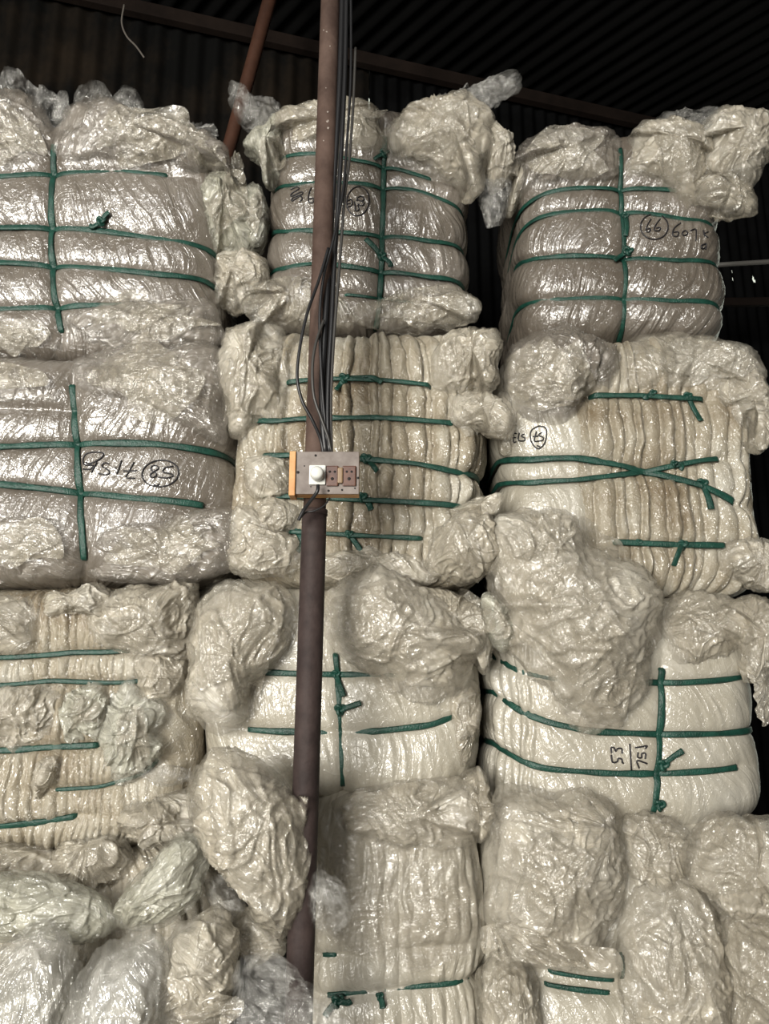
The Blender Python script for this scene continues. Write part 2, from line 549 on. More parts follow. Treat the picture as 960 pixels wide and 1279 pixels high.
        for k, v in enumerate(s.vs):
            H = v['H']
            za, zb = H[0, 1], H[-1, 1]
            n = max(30, int((zb - za) / .006))
            z = np.linspace(za, zb, n)
            u = np.interp(z, H[:, 1], H[:, 0])
            ker = np.ones(9) / 9
            u = np.convolve(np.pad(u, 4, mode='edge'), ker, 'valid')
            off = np.full(n, clear + .003)
            off -= .03 * np.clip(1 - (z - za) / .015, 0, 1)
            off -= .03 * np.clip(1 - (zb - z) / .015, 0, 1)
            V, f = s.strap_mesh(u, z, v['w'], off, k + 50)
            objs.append(link_mesh('strap', V, f, M['strap'], s.root))
        return objs

    def knot(s, strap, px, tails, r=.013):
        """a knot at pixel px on the given strap with loose ends through the listed pixels"""
        p = s.ray([px])
        if not len(p): return
        c = p[0] + np.array([0, -.012, 0])
        k = link_mesh('knot', *knot_mesh(c, r), M['strap'], s.root)
        mw = np.array(s.root.location)
        k.parent = strap                       # strap shares the bale's origin
        for tpx in tails:
            q = s.ray(catmull([px] + list(tpx), 14))
            if len(q) < 4: continue
            q = q + np.array([0, -1, 0]) * (.010 + .006 * np.linspace(0, 1, len(q)))[:, None]
            q = catmull(q[::3], 16)
            V, f = ribbon(q, np.tile([0, -1., 0], (len(q), 1)), .017, int(px[0]))
            e = link_mesh('strap_end', V, f, M['strap'], s.root)
            e.parent = strap

    def write(s, strokes, name='handwritten_weight', r=.0022):
        parts = []
        for st in strokes:
            if len(st) < 2: continue
            px = catmull(st, max(10, len(st) * 5), False)
            q = s.ray(px)
            if len(q) < 3: continue
            ker = np.ones(3) / 3
            y = np.convolve(np.pad(q[:, 1], 1, mode='edge'), ker, 'valid')
            q[:, 1] = np.minimum(q[:, 1], y) - .0028
            parts.append(tube(q, r, 6, n=0))
        if parts:
            o = link_mesh(name, *join(parts), M['ink'], s.root)
            o['label'] = 'black marker writing on the film'
            return o

def ribbon(P, N, w, seed=0):
    P = np.asarray(P, float)
    n = len(P)
    T = np.gradient(P, axis=0); T /= np.linalg.norm(T, axis=1)[:, None] + 1e-12
    N = N - T * (N * T).sum(1)[:, None]; N /= np.linalg.norm(N, axis=1)[:, None] + 1e-12
    B = np.cross(T, N)
    s = np.concatenate([[0], np.cumsum(np.linalg.norm(np.diff(P, axis=0), axis=1))])
    z = np.zeros(n)
    roll = .35 * perlin(np.stack([s * 7, z + seed * 3.3, z], 1)) + .2 * perlin(np.stack([s * 30, z + seed * 5.1, z], 1))
    ww = w * (1 + .28 * perlin(np.stack([s * 12, z + seed * 7.7 + 9, z], 1)))
    c, q = np.cos(roll)[:, None], np.sin(roll)[:, None]
    B2, N2 = B * c + N * q, N * c - B * q
    prof = [(-.5, 0), (-.28, .0030), (0, .0018), (.28, .0030), (.5, 0), (.28, -.0016), (0, -.0022), (-.28, -.0016)]
    k = len(prof)
    V = np.stack([P + B2 * (a * ww)[:, None] + N2 * b for a, b in prof], 1).reshape(-1, 3)
    f = [(i * k + j, (i + 1) * k + j, (i + 1) * k + (j + 1) % k, i * k + (j + 1) % k) for i in range(n - 1) for j in range(k)]
    f.append(tuple(range(k))); f.append(tuple((n - 1) * k + j for j in range(k))[::-1])
    return V, f

def knot_mesh(c, r):
    t = np.linspace(0, 2 * math.pi, 60)
    P = np.stack([np.sin(t) + 2 * np.sin(2 * t), -np.sin(3 * t) * 1.1, np.cos(t) - 2 * np.cos(2 * t)], 1) * r * .36 + c
    return tube(P, r * .42, 7, n=0, flat=.8)

# ------------------------------------------------------------------ loose film
BALES = []
def outline(px, Y, nu, conform, center=None):
    """closed outline of a piece of film; its rim lies on the bale it is tucked into, where there is one"""
    P2 = catmull(np.asarray(px, float), nu, True)
    outline.k += 1
    c2 = P2.mean(0); d2 = P2 - c2; l2 = np.hypot(d2[:, 0], d2[:, 1])
    q2 = np.stack([P2[:, 0] / 26, P2[:, 1] / 26, np.full(nu, outline.k * 3.1)], 1)
    P2 = c2 + d2 * (1 + np.minimum(.14, 5.0 / l2) * (1.3 * perlin(q2 * .8) + .45 * perlin(q2 * 2.3)))[:, None]
    d = rays(P2)
    y = np.full(nu, float(Y))
    if conform:
        for k in range(nu):
            best = None
            for b in BALES:
                h = b.bvh.ray_cast(Vector(CAM), Vector(d[k]).normalized())
                if h[0] is not None and (best is None or h[0].y < best):
                    best = h[0].y
            if best is not None:
                y[k] = min(max(best + .006, Y - .10), Y + .09)
        ker = np.hanning(15); ker /= ker.sum()
        y = np.convolve(np.concatenate([y[-7:], y, y[:7]]), ker, 'valid')
    Bp = CAM + d * (y / d[:, 1])[:, None]
    C = Bp.mean(0) if center is None else at1(center[0], center[1], y.mean())
    return Bp, C, Bp - C
outline.k = 0

def puff(root, px, Y, tf=.10, tb=.08, tie=None, mat='puff', amp=.012, fk=5.0, fr=9.0, seed=None, name='loose_film', nu=230, nv=110, e=.75, top=False, folds=.6, center=None, crease=1.0, conform=True):
    seed = puff.k = puff.k + 1 if seed is None else seed
    Bp, C, D = outline(px, Y, nu, conform, center)
    ph = np.linspace(-math.pi / 2, math.pi / 2, nv)
    ph = ph * .55 + .45 * (math.pi / 2) * np.sin(ph)      # a few more rows near the middle
    r = np.cos(ph) ** e
    y = np.sign(np.sin(ph)) * np.clip(1 - r ** 2, 0, 1) ** .75
    rm = np.hypot(D[:, 0], D[:, 2]).mean()
    V = C + D[:, None, :] * r[None, :, None]
    V = V + np.array([0, -1, 0]) * np.where(y > 0, y * tf, y * tb)[None, :, None]
    V = V.reshape(-1, 3)
    # approximate outward normal
    n = np.stack([D[:, 0], D[:, 1] * 0, D[:, 2]], 1)
    n /= np.linalg.norm(n, axis=1)[:, None] + 1e-9
    N = n[:, None, :] * np.cos(ph)[None, :, None] + np.array([0, -1, 0]) * np.sin(ph)[None, :, None]
    N = N.reshape(-1, 3)
    tp = C + np.array([0, 0, rm]) if tie is None else at1(tie[0], tie[1], Y)
    rel = V - tp
    rad = np.sqrt(rel[:, 0] ** 2 + rel[:, 2] ** 2) + 1e-6
    cs, sn = rel[:, 0] / rad, rel[:, 2] / rad
    sd = seed * 7.31
    w = warp(V, .05, 7.0 + 0 * sd)
    wr = np.linalg.norm(w - tp, axis=1)
    wrel = w - tp
    wrad = np.sqrt(wrel[:, 0] ** 2 + wrel[:, 2] ** 2) + 1e-6
    fold = np.stack([wrel[:, 0] / wrad * fk, wrel[:, 2] / wrad * fk + sd, wrad * 4.0 + wrel[:, 1] * 5], 1)
    fa = np.clip(rad / .10, .25, 1.0)
    rim = .45 + .55 * np.abs(np.sin(np.tile(ph, nu)))
    q = warp(V * fr + sd, .5, 1.1)
    d = amp * 2.2 * perlin(V * fr * .55 + sd)                                # soft swells
    d = d + amp * 1.0 * fa * folds * perlin(fold * 1.1)                       # broad folds out of the tie
    t = perlin(q * .55 + 9.1) * 3.2                                           # plies lying over one another
    ft = t - np.floor(t)
    d = d + .45 * amp * crease * (np.floor(t) + np.clip(ft / .10, 0, 1) - .12 * ft)
    d = d + amp * .38 * perlin(q * 1.2 + 5.5) + amp * .10 * perlin(q * 2.6 + 2.5)
    for fq, am, wd_ in ((.9, .60, .11), (2.0, .32, .12)):      # sharp creases
        d = d + amp * crease * am * np.clip(1 - np.abs(perlin(q * fq + 31 * fq)) / wd_, 0, 1)
    for fq, am in ((1.6, .36), (3.3, .18)):
        d = d + amp * fa * folds * am * np.clip(1 - np.abs(perlin(fold * fq + 3.7)) / .16, 0, 1)
    V = V + N * (d * rim)[:, None]
    V = V + .0016 * np.stack([perlin(V * 40 + sd), perlin(V * 40 + 50 + sd), perlin(V * 40 + 90 + sd)], 1)
    f2 = fold * np.array([2.6, 2.6, 1.3])
    ply = np.clip((1 - np.tile(r, nu)) / .22 + .8 * perlin(V * 12 + sd) - .1, 0, 1)
    if root is not None and mat != 'clear':
        puff.made.append((root, px, mat, amp))
        PB.append(BVHTree.FromPolygons([Vector(p) for p in V[:, :]], [tuple(map(int, q_)) for q_ in grid_faces(nu, nv)]))
    if root is None:
        return link_mesh(name, V, grid_faces(nu, nv), M[mat], None, fold=f2, ply=ply)
    return link_mesh(name, V, grid_faces(nu, nv), M[mat], root, fold=f2, ply=ply)
puff.k = 0
puff.made = []
PB = []

def drape(root, px, mat='sheet', lift=.008, amp=.005, nu=150, nv=40, name='film_ply'):
    """one ply of film lying over whatever is under it"""
    sd = drape.k = drape.k + 1
    P2 = catmull(np.asarray(px, float), nu, True)
    c2 = P2.mean(0)
    r = np.linspace(0, 1, nv) ** .8
    G = (c2 + (P2 - c2)[:, None, :] * r[None, :, None])
    d = rays(G.reshape(-1, 2))
    y = np.full(len(d), np.nan)
    for k in range(len(d)):
        v = Vector(d[k]).normalized()
        for t in PB + [b.bvh for b in BALES]:
            h = t.ray_cast(Vector(CAM), v, 3.2)
            if h[0] is not None and not (h[0].y >= y[k]):
                y[k] = h[0].y
    if np.isnan(y).all():
        return
    y = np.where(np.isnan(y), np.nanmedian(y), y)
    Y = y.reshape(nu, nv)
    for _ in range(4):                                   # film spans the hollows
        S = (np.roll(Y, 1, 0) + np.roll(Y, -1, 0) + np.roll(Y, 3, 0) + np.roll(Y, -3, 0)) / 4
        S[:, 1:-1] = .5 * S[:, 1:-1] + .25 * (S[:, 2:] + S[:, :-2])
        Y = np.minimum(Y, S + .002)
    Y[:, :2] = Y[:, 2:3].mean()
    V = CAM + d * (Y.reshape(-1) / d[:, 1])[:, None]
    R = np.tile(r, nu)
    q = warp(V * 11 + sd * 3.3, .5, 1.1)
    out = lift + amp * (1.2 * perlin(q) + .6 * perlin(q * 2.2 + 4)) * (.4 + R)
    out = out + amp * .7 * np.clip(1 - np.abs(perlin(q * 1.3 + 8)) / .15, 0, 1)
    out = out + .016 * np.clip((R - .8) / .2, 0, 1) * np.clip(.4 + 1.5 * perlin(V * 9 + sd), -.2, 1)
    V = V + np.array([0, -1, 0]) * np.maximum(out, .002)[:, None]
    a = sd * 1.7
    fold = np.stack([V[:, 0] * math.cos(a) * 55 + V[:, 2] * math.sin(a) * 55, np.full(len(V), float(sd)), (V[:, 2] * math.cos(a) - V[:, 0] * math.sin(a)) * 8], 1)
    return link_mesh(name, V, grid_faces(nu, nv), M[mat], root, fold=fold, ply=np.clip(1.1 - R * .5, 0, 1))
drape.k = 0

def flap(root, px, Y, mat='clear', amp=.012, tie=None, tilt=0.0, seed=None, name='film_flap', nu=120, nv=34, curl=.0, conform=False):
    """one ply of film: an open crumpled sheet with its outline at its own place"""
    seed = puff.k = puff.k + 1 if seed is None else seed
    Bp, C, D_ = outline(px, Y, nu, conform)
    r = np.linspace(0.0, 1, nv) ** .8
    V = (C + (Bp - C)[:, None, :] * r[None, :, None]).reshape(-1, 3)
    rel = V - C
    V[:, 1] += tilt * rel[:, 2] + curl * (rel[:, 0] ** 2 + rel[:, 2] ** 2) * 10
    tp = C if tie is None else at1(tie[0], tie[1], Y)
    rl = V - tp
    rad = np.hypot(rl[:, 0], rl[:, 2]) + 1e-5
    sd = seed * 3.77
    fold = np.stack([rl[:, 0] / rad * 5, rl[:, 2] / rad * 5 + sd, rad * 5], 1)
    V[:, 1] += amp * 1.6 * ridged(fold, 3) * np.clip(rad / .06, .2, 1) + amp * ridged(warp(V * 14 + sd, .5, 1.0), 3)
    V[:, 2] += amp * .5 * perlin(V * 22 + sd)
    V[:, 0] += amp * .5 * perlin(V * 22 + sd + 40)
    return link_mesh(name, V, grid_faces(nu, nv), M[mat], root, fold=fold * np.array([2.2, 2.2, 1.2]), ply=np.ones(len(V)))

def bale_thing(B, label, name='plastic_film_bale'):
    return thing(name, label, 'bale', (B.c[0], B.c[1], B.z0), None)

def zpx(x0, y0, k, pts):
    return [(x0 + a / k, y0 + b / k) for a, b in pts]

def ell(cx, cy, rx, ry, rot=0, n=16):
    c, s = math.cos(rot), math.sin(rot)
    return [(cx + rx * math.cos(t) * c - ry * math.sin(t) * s, cy + rx * math.cos(t) * s + ry * math.sin(t) * c) for t in np.linspace(.2, 6.5, n)]

exec_order = []
# ================================================================== LEFT STACK
B = Bale(-130, 276, 150, 448, 2.20, yaw=.10, nprof=7)
B.add_h([(-60, 216), (0, 214), (62, 209), (150, 208), (215, 214)], wl=True)
B.add_h([(-60, 280), (0, 278), (62, 277), (120, 282), (190, 292), (262, 307)], wl=True, wr=True)
B.add_h([(-60, 320), (0, 322), (62, 325), (130, 330), (200, 338), (260, 347)], wl=True, wr=True)
B.add_h([(-60, 384), (0, 381), (66, 378), (120, 376), (168, 378)], wl=True)
B.add_v([(65, 168), (62, 230), (60, 300), (65, 370), (74, 415)])
r = bale_thing(B, 'top bale of the left stack, grey film with four cross straps and ragged clear top')
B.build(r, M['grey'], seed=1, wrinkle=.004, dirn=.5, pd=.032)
st = B.straps()
B.knot(st[1], (128, 279), [[(133, 272), (139, 268)], [(118, 286), (112, 285)]])
puff(r, [(-90, 150), (-20, 118), (40, 122), (64, 165), (62, 205), (0, 212), (-90, 214)], 2.24, tf=.07, tb=.2, tie=(64, 235), mat='puffgrey', amp=.012, fk=7)
puff(r, [(66, 168), (95, 128), (140, 122), (185, 150), (235, 160), (268, 185), (272, 212), (220, 210), (120, 207), (70, 206)], 2.22, tf=.08, tb=.2, tie=(58, 235), mat='puffgrey', amp=.012, fk=7)
puff(r, [(222, 190), (255, 165), (283, 188), (285, 215), (262, 220), (228, 216)], 2.24, tf=.06, tie=(240, 218), mat='puffgrey', amp=.012)
flap(r, [(-20, 150), (-8, 100), (10, 82), (46, 104), (80, 128), (72, 165), (20, 172)], 2.30, tie=(20, 180))
puff(r, [(66, 150), (72, 118), (84, 116), (82, 150)], 2.27, tf=.02, tb=.02, mat='clear', amp=.006, tie=(72, 165))
puff(r, [(92, 140), (96, 112), (112, 101), (132, 106), (142, 126), (138, 160), (100, 160)], 2.26, tf=.05, tb=.05, mat='clear', amp=.01, tie=(115, 175))
puff(r, [(132, 150), (148, 118), (166, 116), (182, 140), (186, 165), (140, 170)], 2.28, tf=.04, tb=.05, mat='clear', amp=.01, tie=(150, 180))
puff(r, [(196, 160), (205, 140), (216, 138), (224, 162), (210, 175)], 2.28, tf=.02, tb=.03, mat='clear', amp=.008)
flap(r, [(222, 150), (245, 152), (266, 158), (264, 172), (235, 172)], 2.29)
puff(r, [(258, 225), (284, 215), (300, 240), (328, 262), (318, 300), (300, 330), (268, 320), (258, 270)], 2.36, tf=.09, tb=.1, tie=(262, 300), mat='puffgreen', amp=.016)
puff(r, [(268, 322), (300, 318), (332, 335), (328, 375), (300, 390), (272, 385)], 2.34, tf=.08, tb=.1, tie=(268, 340), mat='puff', amp=.014)
flap(r, [(283, 225), (293, 190), (304, 205), (300, 235), (296, 262)], 2.40, mat='sheet')
puff(r, [(84, 396), (140, 382), (215, 374), (262, 372), (274, 398), (268, 432), (190, 446), (110, 440)], 2.19, tf=.06, tb=.14, tie=(60, 430), mat='puffgrey', amp=.010, fk=8)
puff(r, [(-80, 392), (0, 388), (66, 392), (78, 415), (82, 445), (20, 448), (-80, 450)], 2.20, tf=.05, tb=.14, tie=(74, 430), mat='puffgrey', amp=.008, fk=8)

B = Bale(-130, 288, 440, 728, 2.16, yaw=.10)
B.add_h([(-60, 506), (0, 506), (75, 508)], wl=True, sink=False)
B.add_h([(-60, 556), (0, 554), (90, 550), (190, 551), (250, 559), (286, 568)], wl=True, wr=True)
B.add_h([(-60, 598), (0, 602), (95, 612), (170, 620), (265, 631)], wl=True)
B.add_v([(87, 470), (91, 540), (96, 610), (100, 660), (103, 706)])
r = bale_thing(B, 'grey film bale second from the top of the left stack, marked with a circled 85')
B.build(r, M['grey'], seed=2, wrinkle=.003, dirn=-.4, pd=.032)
st = B.straps()
z = lambda pts: zpx(90, 540, 4.8, pts)
B.write([ell(90 + 530 / 4.8, 540 + 248 / 4.8, 23, 16.5, -.12), z([(608, 205), (560, 213), (546, 238), (590, 250), (605, 264), (570, 275), (515, 270)]),
         z([(500, 200), (520, 215), (495, 235), (470, 255), (480, 272), (505, 262), (500, 245), (475, 225), (478, 205), (500, 200)]), z([(490, 314), (508, 322), (524, 308)]),
         z([(372, 180), (340, 240), (325, 272), (378, 277)]), z([(308, 232), (350, 234), (388, 230)]), z([(298, 170), (284, 210), (268, 250)]), z([(258, 212), (263, 217), (266, 214)]),
         z([(222, 190), (195, 185), (180, 205), (215, 225), (225, 245), (200, 256), (160, 248)]), z([(150, 180), (132, 212), (115, 245)]),
         z([(68, 222), (110, 222), (128, 200), (75, 195), (68, 160), (90, 128), (150, 120), (190, 130), (170, 160), (110, 188), (80, 182)])])
puff(r, [(95, 448), (150, 432), (235, 430), (276, 445), (284, 500), (282, 552), (252, 545), (190, 512), (120, 494), (94, 480)], 2.15, tf=.06, tb=.15, tie=(100, 440), mat='puffgrey', amp=.010, fk=7)
puff(r, [(-80, 455), (0, 448), (70, 452), (84, 470), (80, 500), (0, 502), (-80, 502)], 2.16, tf=.05, tb=.15, tie=(110, 470), mat='puffgrey', amp=.008, fk=8)
puff(r, [(108, 700), (128, 668), (190, 648), (262, 636), (292, 640), (302, 676), (276, 716), (190, 726), (120, 724)], 2.15, tf=.04, tb=.15, tie=(60, 690), mat='puffgrey', amp=.010, fk=8)
puff(r, [(-80, 650), (0, 645), (80, 652), (98, 690), (96, 722), (0, 728), (-80, 728)], 2.16, tf=.045, tb=.15, tie=(150, 700), mat='puffgrey', amp=.008, fk=9)

B = Bale(-130, 246, 728, 1072, 2.20, yaw=.04)
B.add_h([(-60, 820), (0, 821), (50, 818), (90, 814), (130, 814), (165, 811)], wl=True, w=.015)
B.add_h([(-60, 858), (0, 856), (60, 850), (130, 853), (165, 852), (205, 845)], wl=True, w=.013)
B.add_h([(-60, 940), (0, 938), (60, 934), (125, 931)], wl=True, w=.017)
B.add_h([(55, 989), (120, 985), (178, 968), (205, 945)], w=.011)
B.add_h([(-60, 1040), (0, 1037), (50, 1032), (97, 1023)], wl=True, w=.017)
r = bale_thing(B, 'creamy bale of small folds third down in the left stack')
B.build(r, M['pleat'], seed=3, pleat=.022, pleat_w=(.012, .034), pd=.032, pleat_px=((-140, 900), (196, 900)), wrinkle=.004)
st = B.straps(clear=.0155)
B.knot(st[2], (172, 925), [[(165, 930), (150, 930)]], r=.008)
puff(r, [(-80, 748), (0, 736), (34, 738), (50, 770), (42, 812), (0, 818), (-80, 816)], 2.19, tf=.08, tb=.12, tie=(50, 800), mat='puff', amp=.012)
puff(r, [(50, 752), (66, 738), (92, 742), (120, 730), (150, 742), (140, 772), (104, 764), (64, 772)], 2.15, tf=.07, tb=.12, tie=(95, 750), mat='puff', amp=.014, fr=14)
puff(r, [(118, 768), (150, 735), (205, 732), (246, 732), (250, 775), (236, 826), (200, 832), (150, 812), (122, 800)], 2.18, tf=.10, tb=.12, tie=(170, 815), mat='puff', amp=.014)
puff(r, [(168, 818), (215, 822), (238, 830), (228, 858), (196, 880), (176, 858)], 2.20, tf=.06, tb=.1, tie=(180, 815), mat='puff', amp=.012)
puff(r, [(0, 866), (34, 858), (70, 862), (74, 900), (52, 930), (10, 934), (-20, 900)], 2.17, tf=.06, tb=.1, tie=(30, 936), mat='puff', amp=.016, fr=13)
puff(r, [(78, 866), (100, 852), (128, 860), (132, 900), (118, 926), (84, 926)], 2.165, tf=.06, tb=.1, tie=(100, 932), mat='puffgreen', amp=.016, fr=13)
puff(r, [(134, 878), (160, 848), (184, 868), (204, 888), (196, 912), (206, 930), (184, 964), (150, 972), (134, 930)], 2.15, tf=.06, tb=.1, tie=(160, 910), mat='puffgreen', amp=.017, fr=12)
puff(r, [(40, 985), (54, 952), (72, 950), (58, 990), (46, 1010)], 2.16, tf=.04, tb=.08, mat='puff', amp=.012, fr=15)
puff(r, [(150, 1012), (190, 992), (240, 985), (247, 1030), (215, 1062), (160, 1052)], 2.17, tf=.08, tb=.1, tie=(180, 995), mat='puff', amp=.015)
puff(r, [(180, 968), (206, 958), (236, 962), (238, 974), (205, 978)], 2.16, tf=.03, tb=.05, mat='clear', amp=.01, tie=(180, 962))

B = Bale(-130, 262, 1062, 1400, 2.18, z0=.02, yaw=.04)
r = bale_thing(B, 'crumpled pale bale at the base of the left stack, mostly under loose bags')
B.build(r, M['cream'], seed=4, wrinkle=.01, lump=.03, pleat=.02)
puff(r, [(60, 1068), (100, 1045), (150, 1052), (165, 1085), (140, 1110), (80, 1105)], 2.15, tf=.07, tb=.1, tie=(120, 1045), mat='puff', amp=.016)
puff(r, [(-60, 1060), (0, 1052), (60, 1058), (80, 1085), (20, 1100), (-60, 1095)], 2.16, tf=.07, tb=.1, tie=(60, 1050), mat='puff', amp=.014)

def loose(px, Y, label, **kw):
    return tag(puff(None, px, Y, name='plastic_bag', conform=False, **kw), label, 'bag', 'loose bags at the foot of the left stack')
loose([(-60, 1105), (0, 1092), (60, 1095), (118, 1118), (148, 1150), (110, 1180), (30, 1175), (-60, 1180)], 2.06, 'flat greenish plastic bag lying across the heap beside the wall of bales', mat='puffgreen', tf=.08, tb=.10, tie=(150, 1165), amp=.014)
loose([(-20, 1200), (10, 1180), (52, 1150), (92, 1176), (100, 1230), (108, 1330), (96, 1460), (60, 1545), (0, 1545), (-40, 1460), (-45, 1320)], 1.96, 'glossy white plastic bag at the outer corner of the heap, under the flat greenish bag', mat='bag', tf=.12, tb=.12, tie=(50, 1140), amp=.014)
loose([(94, 1232), (120, 1190), (160, 1166), (198, 1168), (214, 1204), (218, 1290), (226, 1420), (200, 1545), (130, 1548), (100, 1460), (88, 1330)], 1.93, 'round shiny white plastic bag in the middle of the loose heap', mat='bag', tf=.13, tb=.12, tie=(150, 1160), amp=.013)
loose([(148, 1130), (180, 1085), (222, 1045), (256, 1040), (264, 1070), (252, 1120), (218, 1158), (165, 1162)], 2.02, 'clear crumpled plastic bag reaching up at the top of the heap', mat='puffgreen', tf=.10, tb=.1, tie=(165, 1165), amp=.016)
loose([(205, 1182), (232, 1150), (272, 1135), (298, 1165), (298, 1215), (275, 1255), (225, 1262), (204, 1230)], 2.00, 'yellowish plastic bag at the heap edge nearest the pole', mat='puff', tf=.10, tb=.1, tie=(225, 1150), amp=.014)
tag(flap(None, [(182, 1262), (200, 1240), (226, 1222), (265, 1238), (305, 1256), (280, 1282), (240, 1300), (190, 1300)], 1.90, mat='sheet', tie=(190, 1275), name='plastic_bag', amp=.01), 'thin see-through plastic bag spread below the yellowish bag', 'bag', 'loose bags at the foot of the left stack')
tag(puff(None, [(252, 1110), (262, 1094), (280, 1088), (298, 1108), (304, 1132), (288, 1148), (268, 1138)], 1.98, tf=.05, tb=.05, mat='clear', amp=.012, tie=(250, 1130), name='plastic_bag'), 'small clear plastic bag corner sticking up above the yellowish bag', 'bag', 'loose bags at the foot of the left stack')

# ================================================================== MIDDLE STACK
B = Bale(322, 588, 126, 412, 2.28, yaw=.06, nprof=6)
B.add_h([(342, 195), (370, 186), (400, 185), (440, 192), (480, 198), (520, 210), (547, 219)], wl=True, w=.015)
B.add_h([(335, 235), (360, 226), (400, 221), (450, 222), (520, 230), (560, 245), (584, 264)], wl=True, wr=True, w=.015)
B.add_h([(326, 292), (350, 285), (400, 283), (480, 287), (540, 296), (588, 317)], wl=True, wr=True, w=.017)
B.add_h([(326, 345), (350, 331), (400, 323), (480, 332), (540, 341), (588, 358)], wl=True, wr=True, w=.017)
B.add_h([(425, 362), (480, 367), (526, 375)], w=.011)
B.add_v([(481, 160), (479, 250), (477, 330), (474, 404)], w=.019)
r = bale_thing(B, 'top bale of the middle stack behind the pole, with a clear tail on top')
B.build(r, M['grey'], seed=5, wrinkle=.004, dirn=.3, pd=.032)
st = B.straps()
B.knot(st[-1], (480, 194), [[(470, 200), (466, 204)]])
B.knot(st[-1], (476, 322), [[(468, 312), (455, 300)], [(486, 330), (488, 338)]])
z = lambda pts: zpx(350, 220, 7.385, pts)
B.write([z(ell(715, 235, 103, 135, .15)), z([(606, 238), (655, 220), (655, 275), (606, 290)]), z([(606, 264), (645, 255)]),
         z([(705, 232), (713, 202), (750, 190), (772, 215), (750, 235), (715, 222)]), z([(750, 235), (772, 258), (745, 278), (715, 262), (722, 315), (690, 326)]), z([(680, 240), (690, 300), (690, 325)])], r=.0021)
B.write([
         z([(95, 130), (150, 105), (172, 122), (110, 160), (100, 190), (190, 150), (202, 170), (120, 200), (105, 235), (180, 190), (202, 212), (178, 242)]),
         z([(285, 110), (262, 170), (260, 240), (298, 247), (308, 210), (268, 212)]), z([(328, 200), (336, 208), (332, 212)])], r=.0021)
puff(r, [(486, 160), (500, 138), (530, 122), (575, 122), (606, 136), (616, 175), (608, 215), (590, 246), (555, 228), (510, 212), (486, 195)], 2.24, tf=.11, tb=.2, tie=(492, 205), mat='puff', amp=.014, fk=4)
puff(r, [(345, 162), (352, 142), (385, 128), (420, 126), (460, 132), (478, 160), (478, 190), (440, 186), (395, 180), (350, 186)], 2.27, tf=.06, tb=.22, tie=(420, 240), mat='puff', amp=.010, fk=5)
flap(r, [(510, 140), (545, 118), (600, 98), (640, 90), (648, 104), (630, 122), (606, 140), (590, 160), (540, 160)], 2.26, tie=(560, 150), amp=.02)
puff(r, [(560, 128), (588, 112), (615, 97), (640, 89), (650, 98), (644, 112), (622, 122), (600, 138), (578, 146)], 2.24, tf=.03, tb=.03, mat='clear', amp=.012, tie=(580, 130))
puff(r, [(606, 150), (632, 165), (642, 195), (636, 225), (612, 235), (606, 195)], 2.30, tf=.08, tb=.1, tie=(608, 160), mat='puff', amp=.014)
puff(r, [(600, 225), (634, 222), (638, 245), (628, 280), (608, 290), (600, 262)], 2.30, tf=.03, tb=.05, tie=(618, 215), mat='clear', amp=.012)
puff(r, [(283, 125), (290, 104), (304, 108), (318, 128), (345, 135), (350, 160), (325, 166), (300, 148)], 2.30, tf=.04, tb=.05, tie=(340, 160), mat='clear', amp=.014)
puff(r, [(322, 165), (345, 140), (356, 160), (352, 200), (346, 228), (330, 225), (324, 195), (300, 180)], 2.29, tf=.05, tb=.12, tie=(350, 215), mat='puffgreen', amp=.012)
puff(r, [(296, 240), (322, 228), (334, 260), (330, 300), (312, 310), (300, 275)], 2.34, tf=.06, tb=.12, tie=(330, 270), mat='puffgreen', amp=.014)
puff(r, [(440, 384), (480, 372), (530, 356), (575, 360), (598, 378), (590, 404), (540, 412), (450, 408)], 2.22, tf=.05, tb=.12, tie=(480, 330), mat='sheet', amp=.014)
puff(r, [(300, 372), (330, 350), (380, 352), (432, 378), (436, 405), (390, 412), (320, 410)], 2.23, tf=.05, tb=.12, tie=(400, 300), mat='sheet', amp=.013)
flap(r, [(446, 132), (462, 140), (483, 136), (476, 146), (455, 146)], 2.24, amp=.006, mat='sheet')

B = Bale(288, 606, 408, 735, 2.22, yaw=.03)
B.add_h([(350, 476), (380, 472), (420, 470), (480, 472), (543, 479)], w=.015)
B.add_h([(300, 528), (340, 524), (385, 520), (470, 519), (540, 524), (574, 528)], wl=True, w=.017)
B.add_h([(318, 569), (345, 567), (380, 566), (450, 571), (520, 577), (570, 588), (604, 602)], wr=True, w=.018)
B.add_h([(315, 618), (350, 618), (395, 619), (480, 624), (550, 628), (588, 634)], wr=True, w=.018)
B.add_h([(353, 663), (400, 665), (450, 668), (534, 672)], w=.014)
r = bale_thing(B, 'bale of creamy vertical folds in the middle stack directly behind the switchboard')
B.build(r, M['pleat'], seed=6, pleat=.038, pleat_w=(.02, .06), pd=.028, wrinkle=.004)
st = B.straps(clear=.0155)
B.knot(st[0], (430, 474), [[(424, 484), (419, 490)], [(465, 474), (480, 482)]])
B.knot(st[2], (457, 574), [[(465, 582), (472, 592)]])
B.knot(st[3], (452, 622), [[(460, 630), (464, 640)]])
B.knot(st[4], (436, 668), [[(446, 682), (456, 698)]], r=.010)
B.knot(st[4], (372, 665), [[(378, 680), (370, 692)]], r=.008)
puff(r, [(286, 420), (310, 402), (345, 405), (365, 440), (352, 490), (336, 520), (300, 545), (284, 530), (276, 470)], 2.18, tf=.09, tb=.12, tie=(345, 415), mat='puff', amp=.014)
puff(r, [(545, 440), (560, 418), (596, 408), (624, 422), (630, 450), (616, 486), (580, 492), (548, 482)], 2.18, tf=.10, tb=.12, tie=(545, 480), mat='puff', amp=.013)
